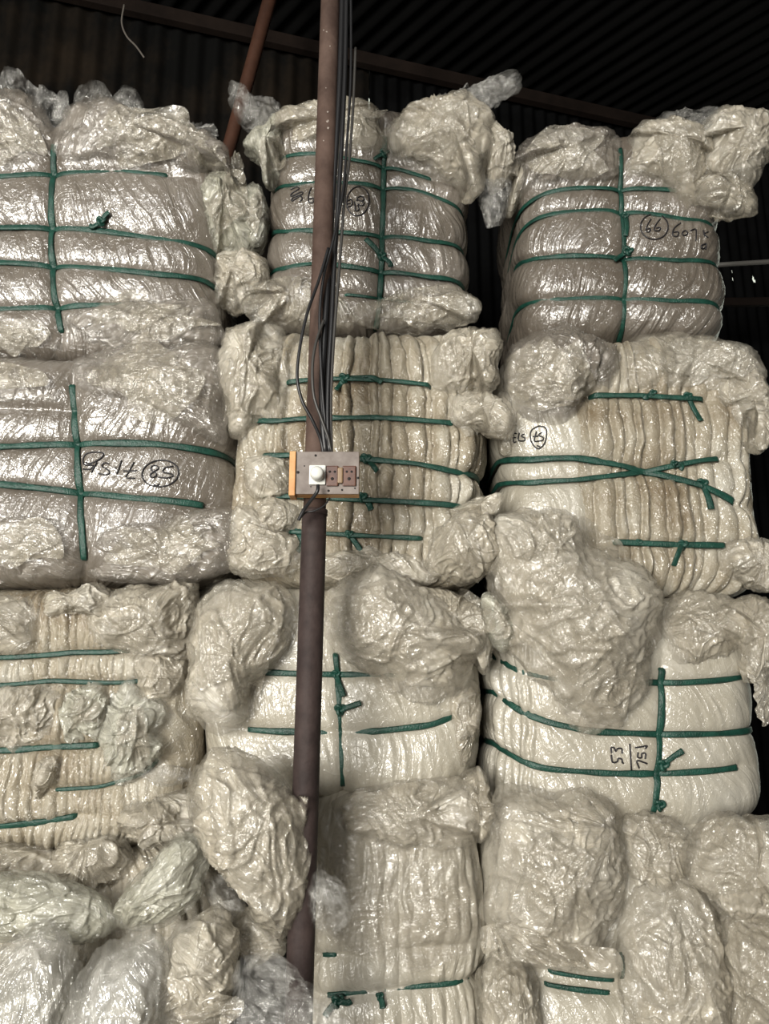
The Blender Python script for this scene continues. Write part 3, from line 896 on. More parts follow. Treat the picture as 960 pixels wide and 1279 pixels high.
puff(r, [(560, 496), (590, 486), (620, 494), (640, 525), (636, 545), (600, 538), (568, 528)], 2.17, tf=.05, tb=.1, tie=(560, 520), mat='puff', amp=.012)
puff(r, [(305, 580), (325, 568), (352, 578), (362, 600), (350, 620), (318, 618)], 2.17, tf=.06, tb=.1, tie=(345, 570), mat='puff', amp=.010)
puff(r, [(318, 628), (345, 620), (372, 632), (372, 655), (350, 668), (322, 662)], 2.16, tf=.06, tb=.1, tie=(360, 625), mat='puff', amp=.012)
puff(r, [(288, 650), (312, 636), (345, 662), (374, 680), (378, 714), (330, 722), (292, 712)], 2.15, tf=.08, tb=.1, tie=(370, 665), mat='puff', amp=.014)
puff(r, [(532, 684), (566, 645), (606, 640), (622, 672), (612, 712), (575, 730), (535, 722)], 2.17, tf=.09, tb=.12, tie=(580, 640), mat='puff', amp=.014)
puff(r, [(380, 702), (440, 690), (500, 690), (540, 704), (535, 730), (440, 728), (384, 726)], 2.18, tf=.06, tb=.1, tie=(440, 660), mat='puff', amp=.012)
puff(r, [(560, 640), (590, 626), (625, 616), (622, 640), (590, 648)], 2.16, tf=.04, tb=.08, tie=(565, 640), mat='puff', amp=.008)

B = Bale(252, 604, 728, 1004, 2.22, yaw=.0)
B.add_h([(320, 839), (360, 841), (400, 842), (480, 843), (520, 843)], w=.017)
B.add_h([(300, 911), (340, 914), (400, 915), (470, 914), (540, 906), (578, 891)], w=.018)
B.add_v([(418, 812), (423, 870), (425, 930), (428, 994)], w=.018)
r = bale_thing(B, 'smooth cream bale third down in the middle stack, two green straps')
B.build(r, M['pale'], seed=7, wrinkle=.004, dirn=.3, pd=.022, lump=.018)
st = B.straps()
B.knot(st[-1], (425, 886), [[(438, 882), (453, 877)]])
B.knot(st[-1], (420, 842), [[(424, 856), (430, 872)]], r=.010)
puff(r, [(228, 860), (238, 790), (258, 742), (300, 724), (350, 728), (374, 760), (366, 800), (340, 828), (312, 850), (306, 895), (280, 918), (250, 905), (232, 895)], 2.12, tf=.13, tb=.15, tie=(290, 890), mat='puff', amp=.014, fk=4.5)
puff(r, [(410, 768), (424, 730), (462, 712), (515, 730), (560, 760), (598, 790), (600, 822), (570, 860), (520, 874), (480, 850), (440, 830), (414, 806)], 2.12, tf=.14, tb=.15, tie=(420, 820), mat='puff', amp=.015, fk=5)
puff(r, [(510, 735), (560, 738), (600, 760), (612, 800), (604, 840), (590, 820), (560, 780)], 2.18, tf=.10, tb=.12, tie=(600, 830), mat='puff', amp=.014)
puff(r, [(600, 752), (612, 735), (634, 762), (638, 796), (624, 812), (606, 790)], 2.16, tf=.05, tb=.08, tie=(604, 800), mat='puffgreen', amp=.012)
puff(r, [(562, 866), (590, 850), (600, 885), (592, 945), (576, 960), (566, 920)], 2.22, tf=.04, tb=.1, tie=(590, 870), mat='puff', amp=.010)

B = Bale(372, 606, 975, 1420, 2.20, z0=.02)
B.add_h([(389, 1194), (423, 1196)], w=.012)
B.add_h([(518, 1186), (560, 1183)], w=.014)
B.add_h([(395, 1247), (425, 1246), (475, 1241), (530, 1236), (590, 1225)], wr=True, w=.013)
r = bale_thing(B, 'cream bale at the base of the middle stack, clear sheet over its face')
B.build(r, M['pale'], seed=8, wrinkle=.006, dirn=.1, pd=.03, lump=.02, pleat=.008)
st = B.straps()
B.knot(st[2], (422, 1248), [[(412, 1258), (405, 1268)], [(434, 1250), (440, 1246)]])
B.knot(st[2], (474, 1242), [[(477, 1250), (478, 1258)]], r=.008)
puff(r, [(236, 1000), (244, 955), (280, 936), (330, 955), (372, 1000), (386, 1040), (396, 1060), (392, 1110), (378, 1150), (340, 1168), (310, 1140), (268, 1090), (244, 1050)], 1.93, tf=.12, tb=.22, conform=False, tie=(360, 1010), mat='puff', amp=.015, fk=4)
puff(r, [(262, 1095), (310, 1140), (348, 1165), (356, 1190), (320, 1200), (280, 1180)], 2.10, tf=.06, tb=.1, tie=(290, 1100), mat='puff', amp=.012)
puff(r, [(418, 1005), (450, 985), (520, 972), (575, 975), (600, 1000), (595, 1040), (560, 1060), (500, 1050), (440, 1040)], 2.16, tf=.07, tb=.12, tie=(430, 995), mat='puff', amp=.013, fk=6)
puff(r, [(575, 975), (600, 962), (616, 1000), (618, 1020), (600, 1050), (584, 1030)], 2.18, tf=.06, tb=.1, tie=(590, 970), mat='puff', amp=.012)
drape(r, [(402, 1150), (410, 1080), (424, 1020), (470, 1002), (540, 1010), (588, 1040), (600, 1120), (596, 1178), (560, 1200), (510, 1210), (470, 1195), (430, 1180)], 'sheet', .012, .006, nu=220, nv=70, name='draped_sheet')
puff(r, [(384, 1140), (390, 1105), (402, 1092), (424, 1108), (434, 1140), (420, 1162), (392, 1162)], 1.86, tf=.03, tb=.04, conform=False, tie=(405, 1085), mat='clear', amp=.012)
tag(puff(None, [(300, 1200), (340, 1195), (380, 1225), (420, 1262), (436, 1300), (300, 1310), (290, 1250)], 1.84, tf=.05, conform=False, tb=.06, tie=(310, 1200), mat='clear', amp=.012, name='plastic_bag'), 'thin dull see-through plastic bag lying at the foot of the pole', 'bag', 'loose bags by the pole')

# ================================================================== RIGHT STACK
B = Bale(640, 908, 158, 420, 2.26, yaw=-.04, nprof=6)
B.add_h([(640, 262), (655, 248), (680, 235), (720, 228), (780, 227), (855, 232)], wl=True, w=.017)
B.add_h([(645, 282), (665, 268), (700, 259), (760, 255), (800, 258), (860, 268), (906, 282)], wl=True, wr=True, w=.017)
B.add_h([(634, 334), (650, 324), (680, 317), (720, 314), (780, 315), (850, 320), (910, 331)], wl=True, wr=True, w=.017)
B.add_h([(634, 392), (660, 375), (700, 369), (780, 367), (850, 371), (908, 379)], wl=True, wr=True, w=.017)
B.add_h([(700, 414), (785, 412), (857, 410)], w=.013)
B.add_v([(776, 172), (780, 260), (784, 340), (784, 422)], w=.017)
r = bale_thing(B, 'top bale of the right stack, grey film marked with a circled 66 beside a strap')
B.build(r, M['grey'], seed=9, wrinkle=.004, dirn=-.5, pd=.032)
st = B.straps()
B.knot(st[-1], (783, 316), [[(774, 322), (764, 329)]])
B.knot(st[-1], (780, 272), [[(781, 285), (779, 300)]], r=.009)
z = lambda pts: zpx(780, 260, 7.385, pts)
B.write([z(ell(270, 175, 128, 116)), z([(238, 105), (202, 170), (195, 215), (222, 222), (232, 192), (200, 197)]), z([(322, 105), (282, 160), (270, 205), (310, 213), (326, 186), (285, 185)]),
         z([(512, 140), (452, 190), (440, 250), (480, 264), (492, 224), (450, 225)]), z([(540, 215), (525, 240), (550, 257), (577, 235), (560, 212), (538, 216)]),
         z([(600, 212), (650, 198), (656, 250), (652, 305)]), z([(722, 208), (732, 262)]), z([(765, 222), (730, 242), (764, 275)]), z([(745, 330), (705, 348), (705, 375), (740, 368), (748, 330), (742, 385)])])
puff(r, [(642, 205), (650, 175), (690, 160), (740, 158), (772, 172), (776, 222), (720, 226), (670, 236), (646, 240)], 2.25, tf=.06, tb=.2, tie=(720, 260), mat='puffgrey', amp=.010, fk=5)
puff(r, [(780, 178), (800, 155), (840, 145), (880, 160), (890, 200), (880, 232), (860, 262), (820, 228), (782, 222)], 2.23, tf=.08, tb=.2, tie=(860, 240), mat='puff', amp=.012, fk=6)
puff(r, [(872, 170), (892, 142), (930, 145), (956, 160), (958, 200), (940, 232), (900, 236), (876, 215)], 2.20, tf=.10, tb=.12, tie=(872, 240), mat='puff', amp=.014)
puff(r, [(860, 225), (900, 220), (938, 230), (946, 266), (910, 268), (880, 262), (862, 250)], 2.18, tf=.05, tb=.08, tie=(870, 235), mat='sheet', amp=.014)
puff(r, [(818, 160), (830, 142), (855, 138), (900, 136), (905, 165), (870, 175), (830, 172)], 2.27, tf=.04, tb=.06, tie=(850, 180), mat='clear', amp=.012)
puff(r, [(636, 215), (650, 196), (656, 230), (644, 262), (634, 268)], 2.30, tf=.05, tb=.1, mat='puff', amp=.01)

B = Bale(618, 946, 416, 748, 2.22, yaw=-.02)
B.add_h([(736, 492), (800, 492), (850, 495), (886, 497)], w=.017)
B.add_h([(616, 577), (660, 573), (720, 570), (775, 578), (820, 588), (880, 605), (926, 629)], wl=True, w=.02)
B.add_h([(616, 606), (660, 602), (720, 598), (780, 590), (830, 582), (880, 573), (906, 571)], wl=True, w=.017)
B.add_h([(764, 676), (850, 680), (917, 681)], w=.019)
r = bale_thing(B, 'right stack bale whose green straps cross in an X over tan folds')
B.build(r, M['pleat'], seed=10, pleat=.042, pleat_w=(.022, .065), pleat_px=((722, 560), (990, 560)), white_px=((600, 560), (724, 560)), pd=.026, wrinkle=.003)
st = B.straps(clear=.0155)
B.knot(st[0], (857, 496), [[(864, 512), (874, 530)]], r=.010)
B.knot(st[0], (814, 492), [[(806, 498), (800, 497)]], r=.008)
B.knot(st[1], (875, 605), [[(882, 622), (886, 640)]])
B.knot(st[2], (840, 580), [[(850, 582), (846, 590)]], r=.008)
B.knot(st[3], (850, 681), [[(844, 694), (838, 710)]])
B.knot(st[3], (796, 678), [], r=.008)
z = lambda pts: zpx(610, 520, 9.6, pts)
B.write([z([(600, 120), (520, 160), (495, 230), (520, 330), (595, 392), (670, 320), (692, 200), (670, 135), (595, 118)]), z([(570, 185), (545, 295), (600, 300)]), z([(525, 245), (592, 240)]),
         z([(640, 195), (605, 215), (600, 235), (650, 255), (645, 290), (600, 300)]), z([(575, 352), (612, 368)]),
         z([(430, 215), (400, 225), (395, 245), (432, 265), (425, 295), (372, 300)]), z([(365, 200), (352, 285), (388, 300)]), z([(332, 210), (298, 212), (298, 310), (328, 308)]), z([(298, 260), (325, 258)]), z([(215, 255), (236, 300), (270, 245)])], r=.0021)
puff(r, [(630, 450), (648, 425), (690, 412), (735, 422), (772, 440), (765, 480), (738, 496), (706, 528), (660, 518), (634, 495)], 2.18, tf=.11, tb=.14, tie=(740, 490), mat='puffgrey', amp=.014, fk=5)
puff(r, [(780, 430), (820, 415), (880, 420), (925, 432), (950, 450), (948, 480), (890, 488), (820, 486), (784, 484)], 2.20, tf=.035, tb=.1, tie=(850, 500), mat='sheet', amp=.010)
puff(r, [(884, 470), (920, 450), (956, 470), (962, 540), (945, 565), (925, 520), (890, 500)], 2.20, tf=.06, tb=.12, tie=(890, 500), mat='puff', amp=.014)
puff(r, [(620, 500), (634, 488), (646, 520), (640, 560), (624, 562)], 2.22, tf=.04, tb=.1, mat='puff', amp=.008)
puff(r, [(910, 680), (950, 668), (975, 690), (970, 735), (930, 738), (905, 715)], 2.20, tf=.06, tb=.1, mat='puff', amp=.014)

B = Bale(606, 948, 740, 1046, 2.20, yaw=.04)
B.add_h([(608, 818), (625, 828), (650, 840), (690, 848), (740, 852), (800, 852), (850, 853), (900, 850), (940, 843)], wl=True, w=.017)
B.add_h([(610, 864), (630, 878), (655, 892), (690, 904), (740, 914), (830, 918), (900, 917), (946, 911)], wl=True, wr=True, w=.017)
B.add_h([(610, 928), (630, 941), (655, 954), (680, 961), (760, 967), (830, 968), (900, 963), (932, 958)], wl=True, w=.017)
B.add_v([(829, 830), (828, 900), (825, 960), (820, 1028)], w=.02)
r = bale_thing(B, 'white film bale third from the top of the right stack, marked 53 over 751 sideways')
B.build(r, M['pale'], seed=11, wrinkle=.0025, dirn=.6, pd=.020, lump=.01, pleat=.024, pleat_w=(.02, .045), pleat_px=((560, 880), (682, 880)))
st = B.straps()
B.knot(st[-1], (826, 955), [[(838, 945), (852, 936)]])
B.knot(st[-1], (822, 1005), [], r=.012)
z = lambda pts: zpx(740, 910, 8, pts)
B.write([z([(180, 262), (195, 335), (242, 328), (250, 300), (285, 305), (292, 338), (305, 346)]), z([(185, 245), (180, 195), (207, 190), (226, 225), (245, 200), (285, 202), (290, 250)]),
         z([(366, 152), (374, 280), (382, 412)]), z([(460, 395), (440, 320), (540, 350)]), z([(450, 238), (445, 285), (482, 290), (486, 250), (522, 250), (520, 302)]), z([(420, 190), (480, 182), (538, 172), (520, 200)])], r=.0023)
puff(r, [(610, 720), (618, 660), (650, 632), (690, 648), (730, 680), (790, 700), (822, 745), (820, 810), (806, 860), (778, 905), (740, 905), (700, 880), (660, 840), (624, 790)], 2.08, tf=.15, tb=.15, tie=(640, 770), mat='puff', amp=.014, fk=4.5, nu=260, nv=110)
puff(r, [(612, 650), (660, 632), (720, 650), (722, 700), (680, 720), (630, 715)], 2.06, tf=.10, tb=.1, tie=(700, 690), mat='puff', amp=.013)
puff(r, [(688, 815), (760, 790), (808, 800), (812, 850), (770, 905), (720, 918), (695, 880)], 2.09, tf=.05, tb=.08, tie=(800, 780), mat='sheet', amp=.010)
puff(r, [(826, 760), (850, 740), (900, 745), (935, 760), (945, 800), (900, 822), (840, 826)], 2.18, tf=.06, tb=.12, tie=(840, 770), mat='puff', amp=.013)
puff(r, [(905, 760), (935, 740), (965, 760), (970, 820), (940, 850), (915, 810)], 2.14, tf=.07, tb=.1, tie=(930, 790), mat='puff', amp=.014)
flap(r, [(935, 820), (965, 800), (975, 880), (955, 905), (940, 860)], 2.12, mat='sheet')

B = Bale(592, 985, 1012, 1420, 2.20, z0=.02, yaw=.02)
B.add_h([(680, 1216), (730, 1225), (779, 1231)], w=.010)
B.add_h([(674, 1232), (720, 1240), (773, 1246)], w=.014)
B.add_v([(778, 1190), (781, 1215), (782, 1234)], w=.010)
r = bale_thing(B, 'base bale of the right stack, clean white face between two bulging bags')
B.build(r, M['pale'], seed=12, wrinkle=.003, dirn=.1, pd=.022, lump=.015)
st = B.straps()
puff(r, [(606, 1070), (612, 1010), (630, 982), (700, 985), (760, 1000), (776, 1040), (780, 1100), (765, 1160), (735, 1205), (680, 1210), (630, 1195), (600, 1150)], 2.08, tf=.15, tb=.16, tie=(760, 1040), mat='puff', amp=.014, fk=4.5, nu=260, nv=110)
puff(r, [(776, 1150), (800, 1110), (850, 1100), (890, 1125), (910, 1180), (915, 1260), (900, 1310), (800, 1310), (778, 1230)], 2.08, tf=.13, tb=.16, tie=(860, 1110), mat='puff', amp=.014, fk=5, nu=230, nv=100)
puff(r, [(765, 1030), (810, 1015), (860, 1040), (870, 1080), (830, 1115), (785, 1090)], 2.10, tf=.07, tb=.1, tie=(780, 1050), mat='puff', amp=.016)
puff(r, [(850, 1060), (890, 1015), (940, 1020), (975, 1040), (980, 1110), (950, 1160), (900, 1140), (860, 1100)], 2.06, tf=.10, tb=.12, tie=(925, 1065), mat='puff', amp=.016)
puff(r, [(900, 1150), (940, 1130), (985, 1150), (990, 1290), (930, 1310), (905, 1240)], 2.05, tf=.09, tb=.12, tie=(940, 1120), mat='puff', amp=.015)
puff(r, [(598, 1220), (620, 1190), (655, 1200), (674, 1225), (676, 1290), (640, 1310), (602, 1290)], 2.12, tf=.10, tb=.12, tie=(650, 1195), mat='puff', amp=.013, fk=6)
flap(r, [(600, 1160), (640, 1150), (720, 1180), (770, 1190), (776, 1215), (720, 1212), (650, 1205), (610, 1195)], 2.05, mat='sheet', tie=(610, 1150))

# single plies of film lying loosely over the bundles of each bale
rg = np.random.default_rng(21)
for root, px, mat_, amp_ in list(puff.made):
    px = np.asarray(px, float)
    c = px.mean(0); ext = px.max(0) - px.min(0)
    n_ = 2 if ext.prod() > 9000 else 1
    if ext.prod() < 2200:
        continue
    for q in range(n_):
        cc = c + rg.uniform(-.13, .13, 2) * ext
        ang = np.sort(rg.uniform(0, 2 * math.pi, 9)) + rg.uniform(0, 1)
        ang = ang * .5 + .5 * (np.arange(9) * 2 * math.pi / 9)
        rad = rg.uniform(.20, .43, 9)
        pts = [(cc[0] + math.cos(t) * k * ext[0], cc[1] + math.sin(t) * k * ext[1]) for t, k in zip(ang, rad)]
        drape(root, pts)

# ================================================================== POLE, CABLES, SWITCHBOARD
YP = 1.92
base = at1(373, 1262, YP); mid = at1(392, 700, YP); top = at1(414, -40, YP)
dirp = (top - base); dirp /= dirp[2]
foot = base - dirp * base[2]
head = base + dirp * (4.93 - base[2])
r = thing('steel_pole', 'brown steel pole standing in front of the middle stack of bales', 'pole', foot)
R0 = .0315
zb = at1(386, 640, YP)[2]
pb = foot + dirp * zb
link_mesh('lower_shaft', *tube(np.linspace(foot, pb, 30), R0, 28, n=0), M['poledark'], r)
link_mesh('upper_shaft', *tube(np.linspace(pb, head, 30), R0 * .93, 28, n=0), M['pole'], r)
link_mesh('sleeve_band', *tube(np.linspace(pb - dirp * .008, pb + dirp * .006, 3), R0 * 1.07, 28, n=0), M['poledark'], r)
link_mesh('base_plate', *box((foot[0], foot[1], .008), (.16, .16, .016), .003), M['poledark'], r)
# chips of paint on the front of the shaft
def pole_pt(px, py, lift=0.0):
    d = rays([(px, py)])[0]
    a = foot - CAM
    # nearest approach of the ray to the axis, then back to the shaft's surface
    ax = dirp / np.linalg.norm(dirp)
    dd = d / np.linalg.norm(d)
    A = dd - ax * dd.dot(ax); Bv = -(a - ax * a.dot(ax))
    qa, qb, qc = A.dot(A), 2 * A.dot(Bv), Bv.dot(Bv) - (R0 * .94 + lift) ** 2
    disc = qb * qb - 4 * qa * qc
    t = (-qb - math.sqrt(max(disc, 0))) / (2 * qa)
    return CAM + dd * t
parts = []
for (px, py, s_) in [(408, 40, .004), (407, 110, .003), (409, 140, .004), (409, 152, .007), (410, 160, .005), (404, 176, .003), (400, 705, .004), (398, 718, .004), (393, 742, .004), (391, 757, .004), (390, 800, .004), (389, 820, .004), (404, 38, .003), (380, 880, .002), (376, 960, .002), (396, 690, .003), (412, 58, .003)]:
    p = pole_pt(px, py, -.0008)
    th = np.linspace(0, 2 * math.pi, 9, endpoint=False)
    rr = s_ * .7 * (.5 + .9 * rng.random(9))
    v = [p + np.array([math.cos(a) * q * .8, -.0012, math.sin(a) * q]) for a, q in zip(th, rr)] + [p + np.array([math.cos(a) * q * .8, .003, math.sin(a) * q]) for a, q in zip(th, rr)]
    f = [tuple(range(9))[::-1], tuple(range(9, 18))] + [(j, (j + 1) % 9, 9 + (j + 1) % 9, 9 + j) for j in range(9)]
    parts.append((np.array(v), f))
o = link_mesh('paint_chip', *join(parts), M['chip'], r, smooth=False); o['label'] = 'pale chips in the paint'; o['kind'] = 'stuff'

def cable(px, Ys, rad, mat, label, name='electric_cable', n=70):
    P = np.array([at1(x, y, Yk + .14) for (x, y), Yk in zip(px, Ys)]) 
    o = link_mesh(name, *tube(P, rad, 10, n=n), M[mat], None)
    return tag(o, label, 'cable', 'cables down the pole')
cable([(428, -30), (425, 80), (421, 160), (416, 240), (411, 320), (406, 400), (402, 480), (403, 530), (407, 568)], [1.775] * 5 + [1.75, 1.745, 1.74, 1.745], .0085, 'cable', 'thickest black cable lying against the pole')
cable([(433, -30), (431, 80), (427, 170), (423, 240), (418, 320), (414, 400), (410, 470), (409, 530), (412, 568)], [1.77] * 5 + [1.755, 1.745, 1.74, 1.745], .0068, 'cable', 'black cable running beside the thickest cable to the switchboard')
cable([(438, -30), (438, 90), (433, 180), (428, 240), (416, 300), (404, 345), (399, 400), (402, 480), (406, 530), (409, 568)], [1.77, 1.77, 1.765, 1.755, 1.74, 1.735, 1.73, 1.73, 1.735, 1.745], .0040, 'cable', 'thin black cable crossing over the others from the outer side')
cable([(444, 60), (441, 130), (436, 200), (430, 250), (424, 330), (417, 420), (413, 500), (414, 568)], [1.775, 1.775, 1.77, 1.765, 1.76, 1.75, 1.745, 1.745], .0042, 'cablegrey', 'thin dark grey cable hanging outermost from the pole')
cable([(410, 310), (398, 350), (384, 390), (375, 430), (371, 470), (377, 500), (390, 525), (400, 548), (404, 568)], [1.735, 1.72, 1.70, 1.69, 1.69, 1.70, 1.715, 1.735, 1.745], .0042, 'cable', 'black cable bowing away from the pole in a loose loop')
cable([(404, 400), (394, 430), (390, 460), (392, 495), (402, 525), (410, 548), (414, 568)], [1.73, 1.715, 1.71, 1.715, 1.725, 1.735, 1.745], .0040, 'cablegrey', 'short grey cable in a small loop above the switchboard')

# switchboard
YB = 1.835
tl, br = at1(370, 564, YB), at1(448, 617, YB)
cx, cz = (tl[0] + br[0]) / 2, (tl[2] + br[2]) / 2
wS, hS = br[0] - tl[0], tl[2] - br[2]
TL = -.02
r = thing('switchboard', 'wooden electric switchboard with sockets and a white plug, fixed to the pole', 'switchboard', (cx, YB + .035, cz - hS / 2))
bk = link_mesh('wooden_back_box', *box((cx, YB + .024, cz), (wS, .036, hS), .002), M['wood'], r, smooth=False)
link_mesh('face_plate', *box((cx, YB + .003, cz), (wS, .006, hS), .0015), M['board'], r, smooth=False)
ed = at1(364, 590, YB)
link_mesh('wood_edge_strip', *box((tl[0] - .008, YB + .018, cz - .003), (.0155, .05, hS * 1.04), .002), M['wood'], r, smooth=False)
def bp(px, py, dy=0.0):
    p = at1(px, py, YB); p[1] += dy; return p
for sx, lab in ((415, 'socket'), (436, 'socket')):
    c = bp(sx, 595)
    so = link_mesh('socket', *box((c[0], YB - .003, c[2]), (.030 if sx == 415 else .034, .008, .052), .003), M['redbrown'], r, smooth=False)
    hs = []
    for hx, hz in ((-.006, .010), (.006, .010), (0, -.008)):
        hs.append(tube([(c[0] + hx, YB - .0078, c[2] + hz), (c[0] + hx, YB - .004, c[2] + hz)], .003 if hz > 0 else .004, 12, n=3))
    link_mesh('pin_hole', *join(hs), M['hole'], r).parent = so
c = bp(425, 595)
link_mesh('rocker_switch', *box((c[0], YB - .006, c[2]), (.013, .014, .040), .003), M['tan'], r, smooth=False)
c = bp(396.5, 594)
pl = link_mesh('white_outlet', *box((c[0], YB - .004, c[2]), (.041, .010, .050), .003), M['white'], r, smooth=False)
# plug body: a rounded block with a waist and a cord grip
pv = [tube([(c[0] + .001, YB - .010, c[2] - .002), (c[0] + .001, YB - .020, c[2] - .002), (c[0] + .001, YB - .036, c[2] - .002), (c[0] + .001, YB - .042, c[2] - .002)], [.016, .0175, .016, .011], 20, n=0)]
pg = link_mesh('plug', *join(pv), M['white'], r); pg.parent = pl
for (px, py, rr) in [(372, 590, .0035), (394, 569, .003), (447, 597, .0028), (410, 613, .003), (427, 612, .0025), (380, 582, .0015), (443, 610, .002), (388, 608, .0015)]:
    q = bp(px, py)
    link_mesh('screw', *tube([(q[0], YB - .0015, q[2]), (q[0], YB + .001, q[2])], rr, 10, n=3), M['hole'], r)
P = np.array([at1(397, 606, YB - .03), at1(396, 614, YB - .035), at1(388, 625, YB - .02), at1(380, 636, YB), at1(374, 647, YB + .01), at1(373, 650, YB + .012)])
tag(link_mesh('plug_cord', *tube(P, .0045, 10, n=40), M['cable']), 'short dark cord hanging from the white plug on the switchboard', 'cord')
P = np.array([at1(412, 622, 1.855), at1(404, 632, 1.85), at1(392, 638, 1.848), at1(382, 640, 1.85), at1(376, 646, 1.856)])
tag(link_mesh('binding_wire', *tube(P, .0022, 8, n=30), M['cable']), 'thin dark wire wrapped round the pole just under the switchboard', 'wire')

# ================================================================== BUILDING
bl, br_ = np.array([-1.73, 3.60, 0]), np.array([1.72, 4.58, 0])
wd = (br_ - bl); wd /= np.linalg.norm(wd)
wn = np.array([wd[1], -wd[0], 0])               # towards the camera
ZB = 4.93
p0 = bl - wd * 2.2

def corrugated(o, du, dv, nrm, lu, lv, period, amp, mat, name, holes=(), clip=False):
    n = int(lu / period * 10)
    u = np.linspace(0, lu, n); m = max(2, int(lv / .02)) if holes else (90 if clip else 2)
    v = np.linspace(0, lv, m)
    d = amp * np.cos(2 * math.pi * u / period)
    V = o + u[:, None, None] * du + v[None, :, None] * dv + d[:, None, None] * nrm
    f = grid_faces(n, m, False)
    if holes:
        cen = V.reshape(-1, 3)[f].mean(1)
        keep = np.ones(len(f), bool)
        for h, hr in holes:
            dd = rays([h])[0]
            t = ((o - CAM).dot(nrm)) / dd.dot(nrm)
            P = CAM + dd * t
            keep &= np.linalg.norm(cen - P, axis=1) > hr
        f = f[keep]
    if clip:                                   # the sheet ends just past the back wall
        f = f[((V.reshape(-1, 3)[f].mean(1) - bl) @ wn) > -.25]
    return struct(link_mesh(name, V.reshape(-1, 3), f, mat))

up = np.array([0, 0, 1.0])
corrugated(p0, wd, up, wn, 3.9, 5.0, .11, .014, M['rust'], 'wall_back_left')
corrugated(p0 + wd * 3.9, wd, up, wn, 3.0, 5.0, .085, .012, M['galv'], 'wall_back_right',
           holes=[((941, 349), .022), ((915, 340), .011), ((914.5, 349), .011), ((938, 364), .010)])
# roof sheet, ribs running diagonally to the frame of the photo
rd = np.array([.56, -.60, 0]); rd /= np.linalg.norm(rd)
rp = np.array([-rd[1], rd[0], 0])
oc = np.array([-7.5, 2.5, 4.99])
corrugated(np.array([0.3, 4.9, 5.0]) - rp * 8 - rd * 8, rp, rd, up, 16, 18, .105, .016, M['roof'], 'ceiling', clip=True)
def bar(p, q, w, h, mat, name):
    p, q = np.asarray(p, float), np.asarray(q, float)
    d = q - p; L = np.linalg.norm(d); d /= L
    s_ = np.cross(d, up); s_ /= np.linalg.norm(s_); t = np.cross(s_, d)
    return link_mesh(name, *box((p + q) / 2, (L, w, h), .004, axes=[d, s_, t]), M[mat], None, smooth=False)
a, b = bl - wd * 1.6 + wn * .06, br_ + wd * 1.2 + wn * .06
a[2] = b[2] = ZB
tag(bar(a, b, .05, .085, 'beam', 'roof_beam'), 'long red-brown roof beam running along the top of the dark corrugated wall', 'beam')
pa = at1(342, -20, 3.2); pb2 = at1(283, 195, 3.3)
d = (pa - pb2); d /= d[2]
ft = pb2 - d * pb2[2]
P = np.array([ft, pb2, pa, pb2 + d * (4.9 - pb2[2])])
tag(link_mesh('brace_post', *tube(np.linspace(ft, pb2 + d * (4.93 - pb2[2]), 20), .034, 16, n=0), M['brace'], None), 'leaning red-brown steel post rising behind the bales', 'post')
P = np.array([at1(155, 6, 3.45), at1(152, 28, 3.45), at1(158, 45, 3.45), at1(170, 58, 3.45), at1(180, 72, 3.45)])
tag(link_mesh('hanging_wire', *tube(P, .005, 8, n=30), M['twig']), 'short pale wire dangling from the roof beam', 'wire')
pa, pb2 = at1(895, 331, 3.9), at1(1040, 322, 3.9)
tag(link_mesh('wall_rail', *tube(np.linspace(pa + (pa - pb2) * .05, pb2, 6), .014, 10, n=0), M['rail'], None), 'grey horizontal rail crossing the corrugated wall beside the top right bale', 'rail')
pa, pb2 = at1(895, 378, 4.2), at1(1040, 376, 4.2)
tag(bar(pa, pb2, .03, .05, 'beam', 'wall_girt'), 'dark wall girt below the grey rail', 'girt')
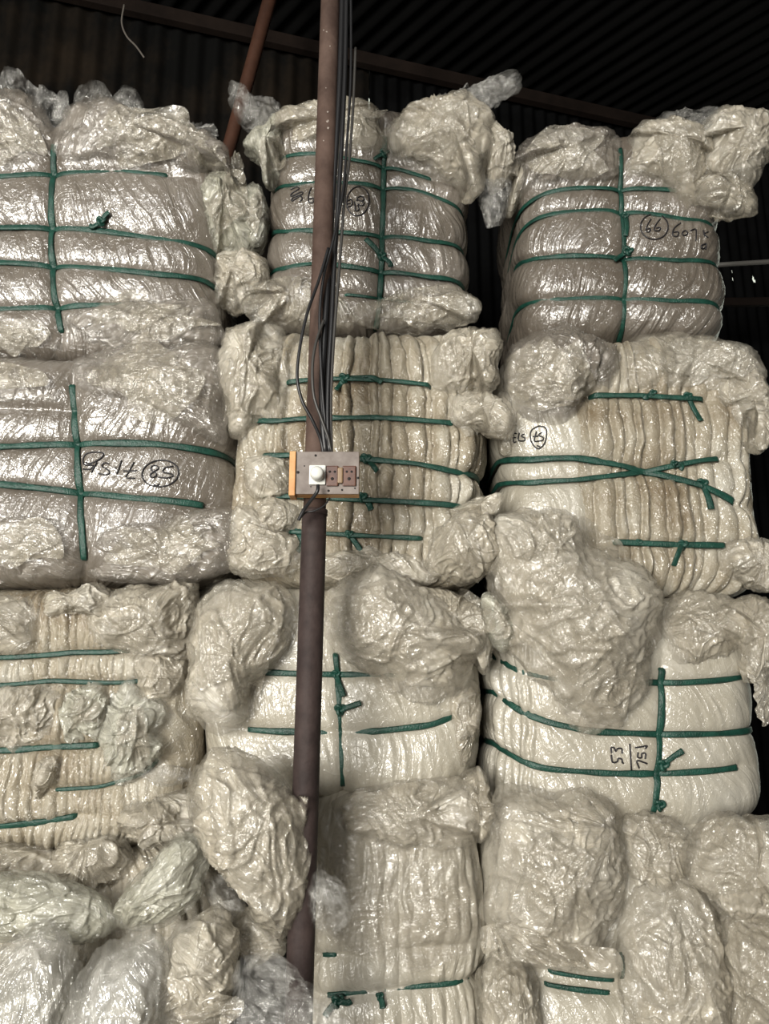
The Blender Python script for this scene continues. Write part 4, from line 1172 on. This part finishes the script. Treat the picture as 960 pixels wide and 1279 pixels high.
pa = at1(952, 300, 3.7); pb2 = at1(954, 470, 3.7)
# floor and remaining walls, with a wide doorway behind the camera
def slab(c, s_, mat, name):
    return struct(link_mesh(name, *box(c, s_), M[mat], None, smooth=False))
slab((0, .5, -.05), (9.4, 11.4, .1), 'concrete', 'floor')
slab((-4.2, .3, 2.45), (.1, 9.0, 5.0), 'darkwall', 'wall_left')
slab((4.2, .3, 2.45), (.1, 10.0, 5.0), 'darkwall', 'wall_right')
slab((-4.08, -4.2, 2.45), (.26, .1, 5.0), 'darkwall', 'wall_front_left')
slab((1.475, -4.2, 2.45), (5.45, .1, 5.0), 'darkwall', 'wall_front_right')
slab((-2.6, -4.2, 4.05), (2.7, .1, 1.8), 'darkwall', 'wall_front_above_door')

# ================================================================== LIGHT
w = bpy.data.worlds.new('world'); SC.world = w
w.use_nodes = True
bg = w.node_tree.nodes['Background']
bg.inputs[0].default_value = (.95, 1.0, .85, 1)
bg.inputs[1].default_value = 1.0

def area(name, loc, aim, sx, sy, power, col, spread=180):
    l = bpy.data.lights.new(name, 'AREA')
    l.shape = 'RECTANGLE'; l.size = sx; l.size_y = sy
    l.energy = power; l.color = col; l.spread = math.radians(spread)
    o = bpy.data.objects.new(name, l); COL.objects.link(o)
    o.location = loc
    o.rotation_euler = (Vector(aim) - Vector(loc)).to_track_quat('-Z', 'Y').to_euler()
    return o
area('doorway_daylight', (-2.6, -4.1, 1.65), (-.3, 2.2, 1.5), 2.6, 2.9, 560, (1, .965, .895), 150)

area('overhead_glint_lamp', (-.6, -3.0, 4.85), (-.3, 1.0, .8), 1.6, 1.2, 70, (1, .98, .95), 140)  # lamp added under the closed roof for more top-lit glints on the film

vs = SC.view_settings
vs.view_transform = 'Standard'
vs.look = 'None'
vs.gamma = 1.0
vs.use_curve_mapping = False
vs.exposure = -0.12
SC.cycles.max_bounces = 8
SC.cycles.transparent_max_bounces = 16
SC.cycles.diffuse_bounces = 4
SC.cycles.caustics_reflective = False
SC.cycles.caustics_refractive = False
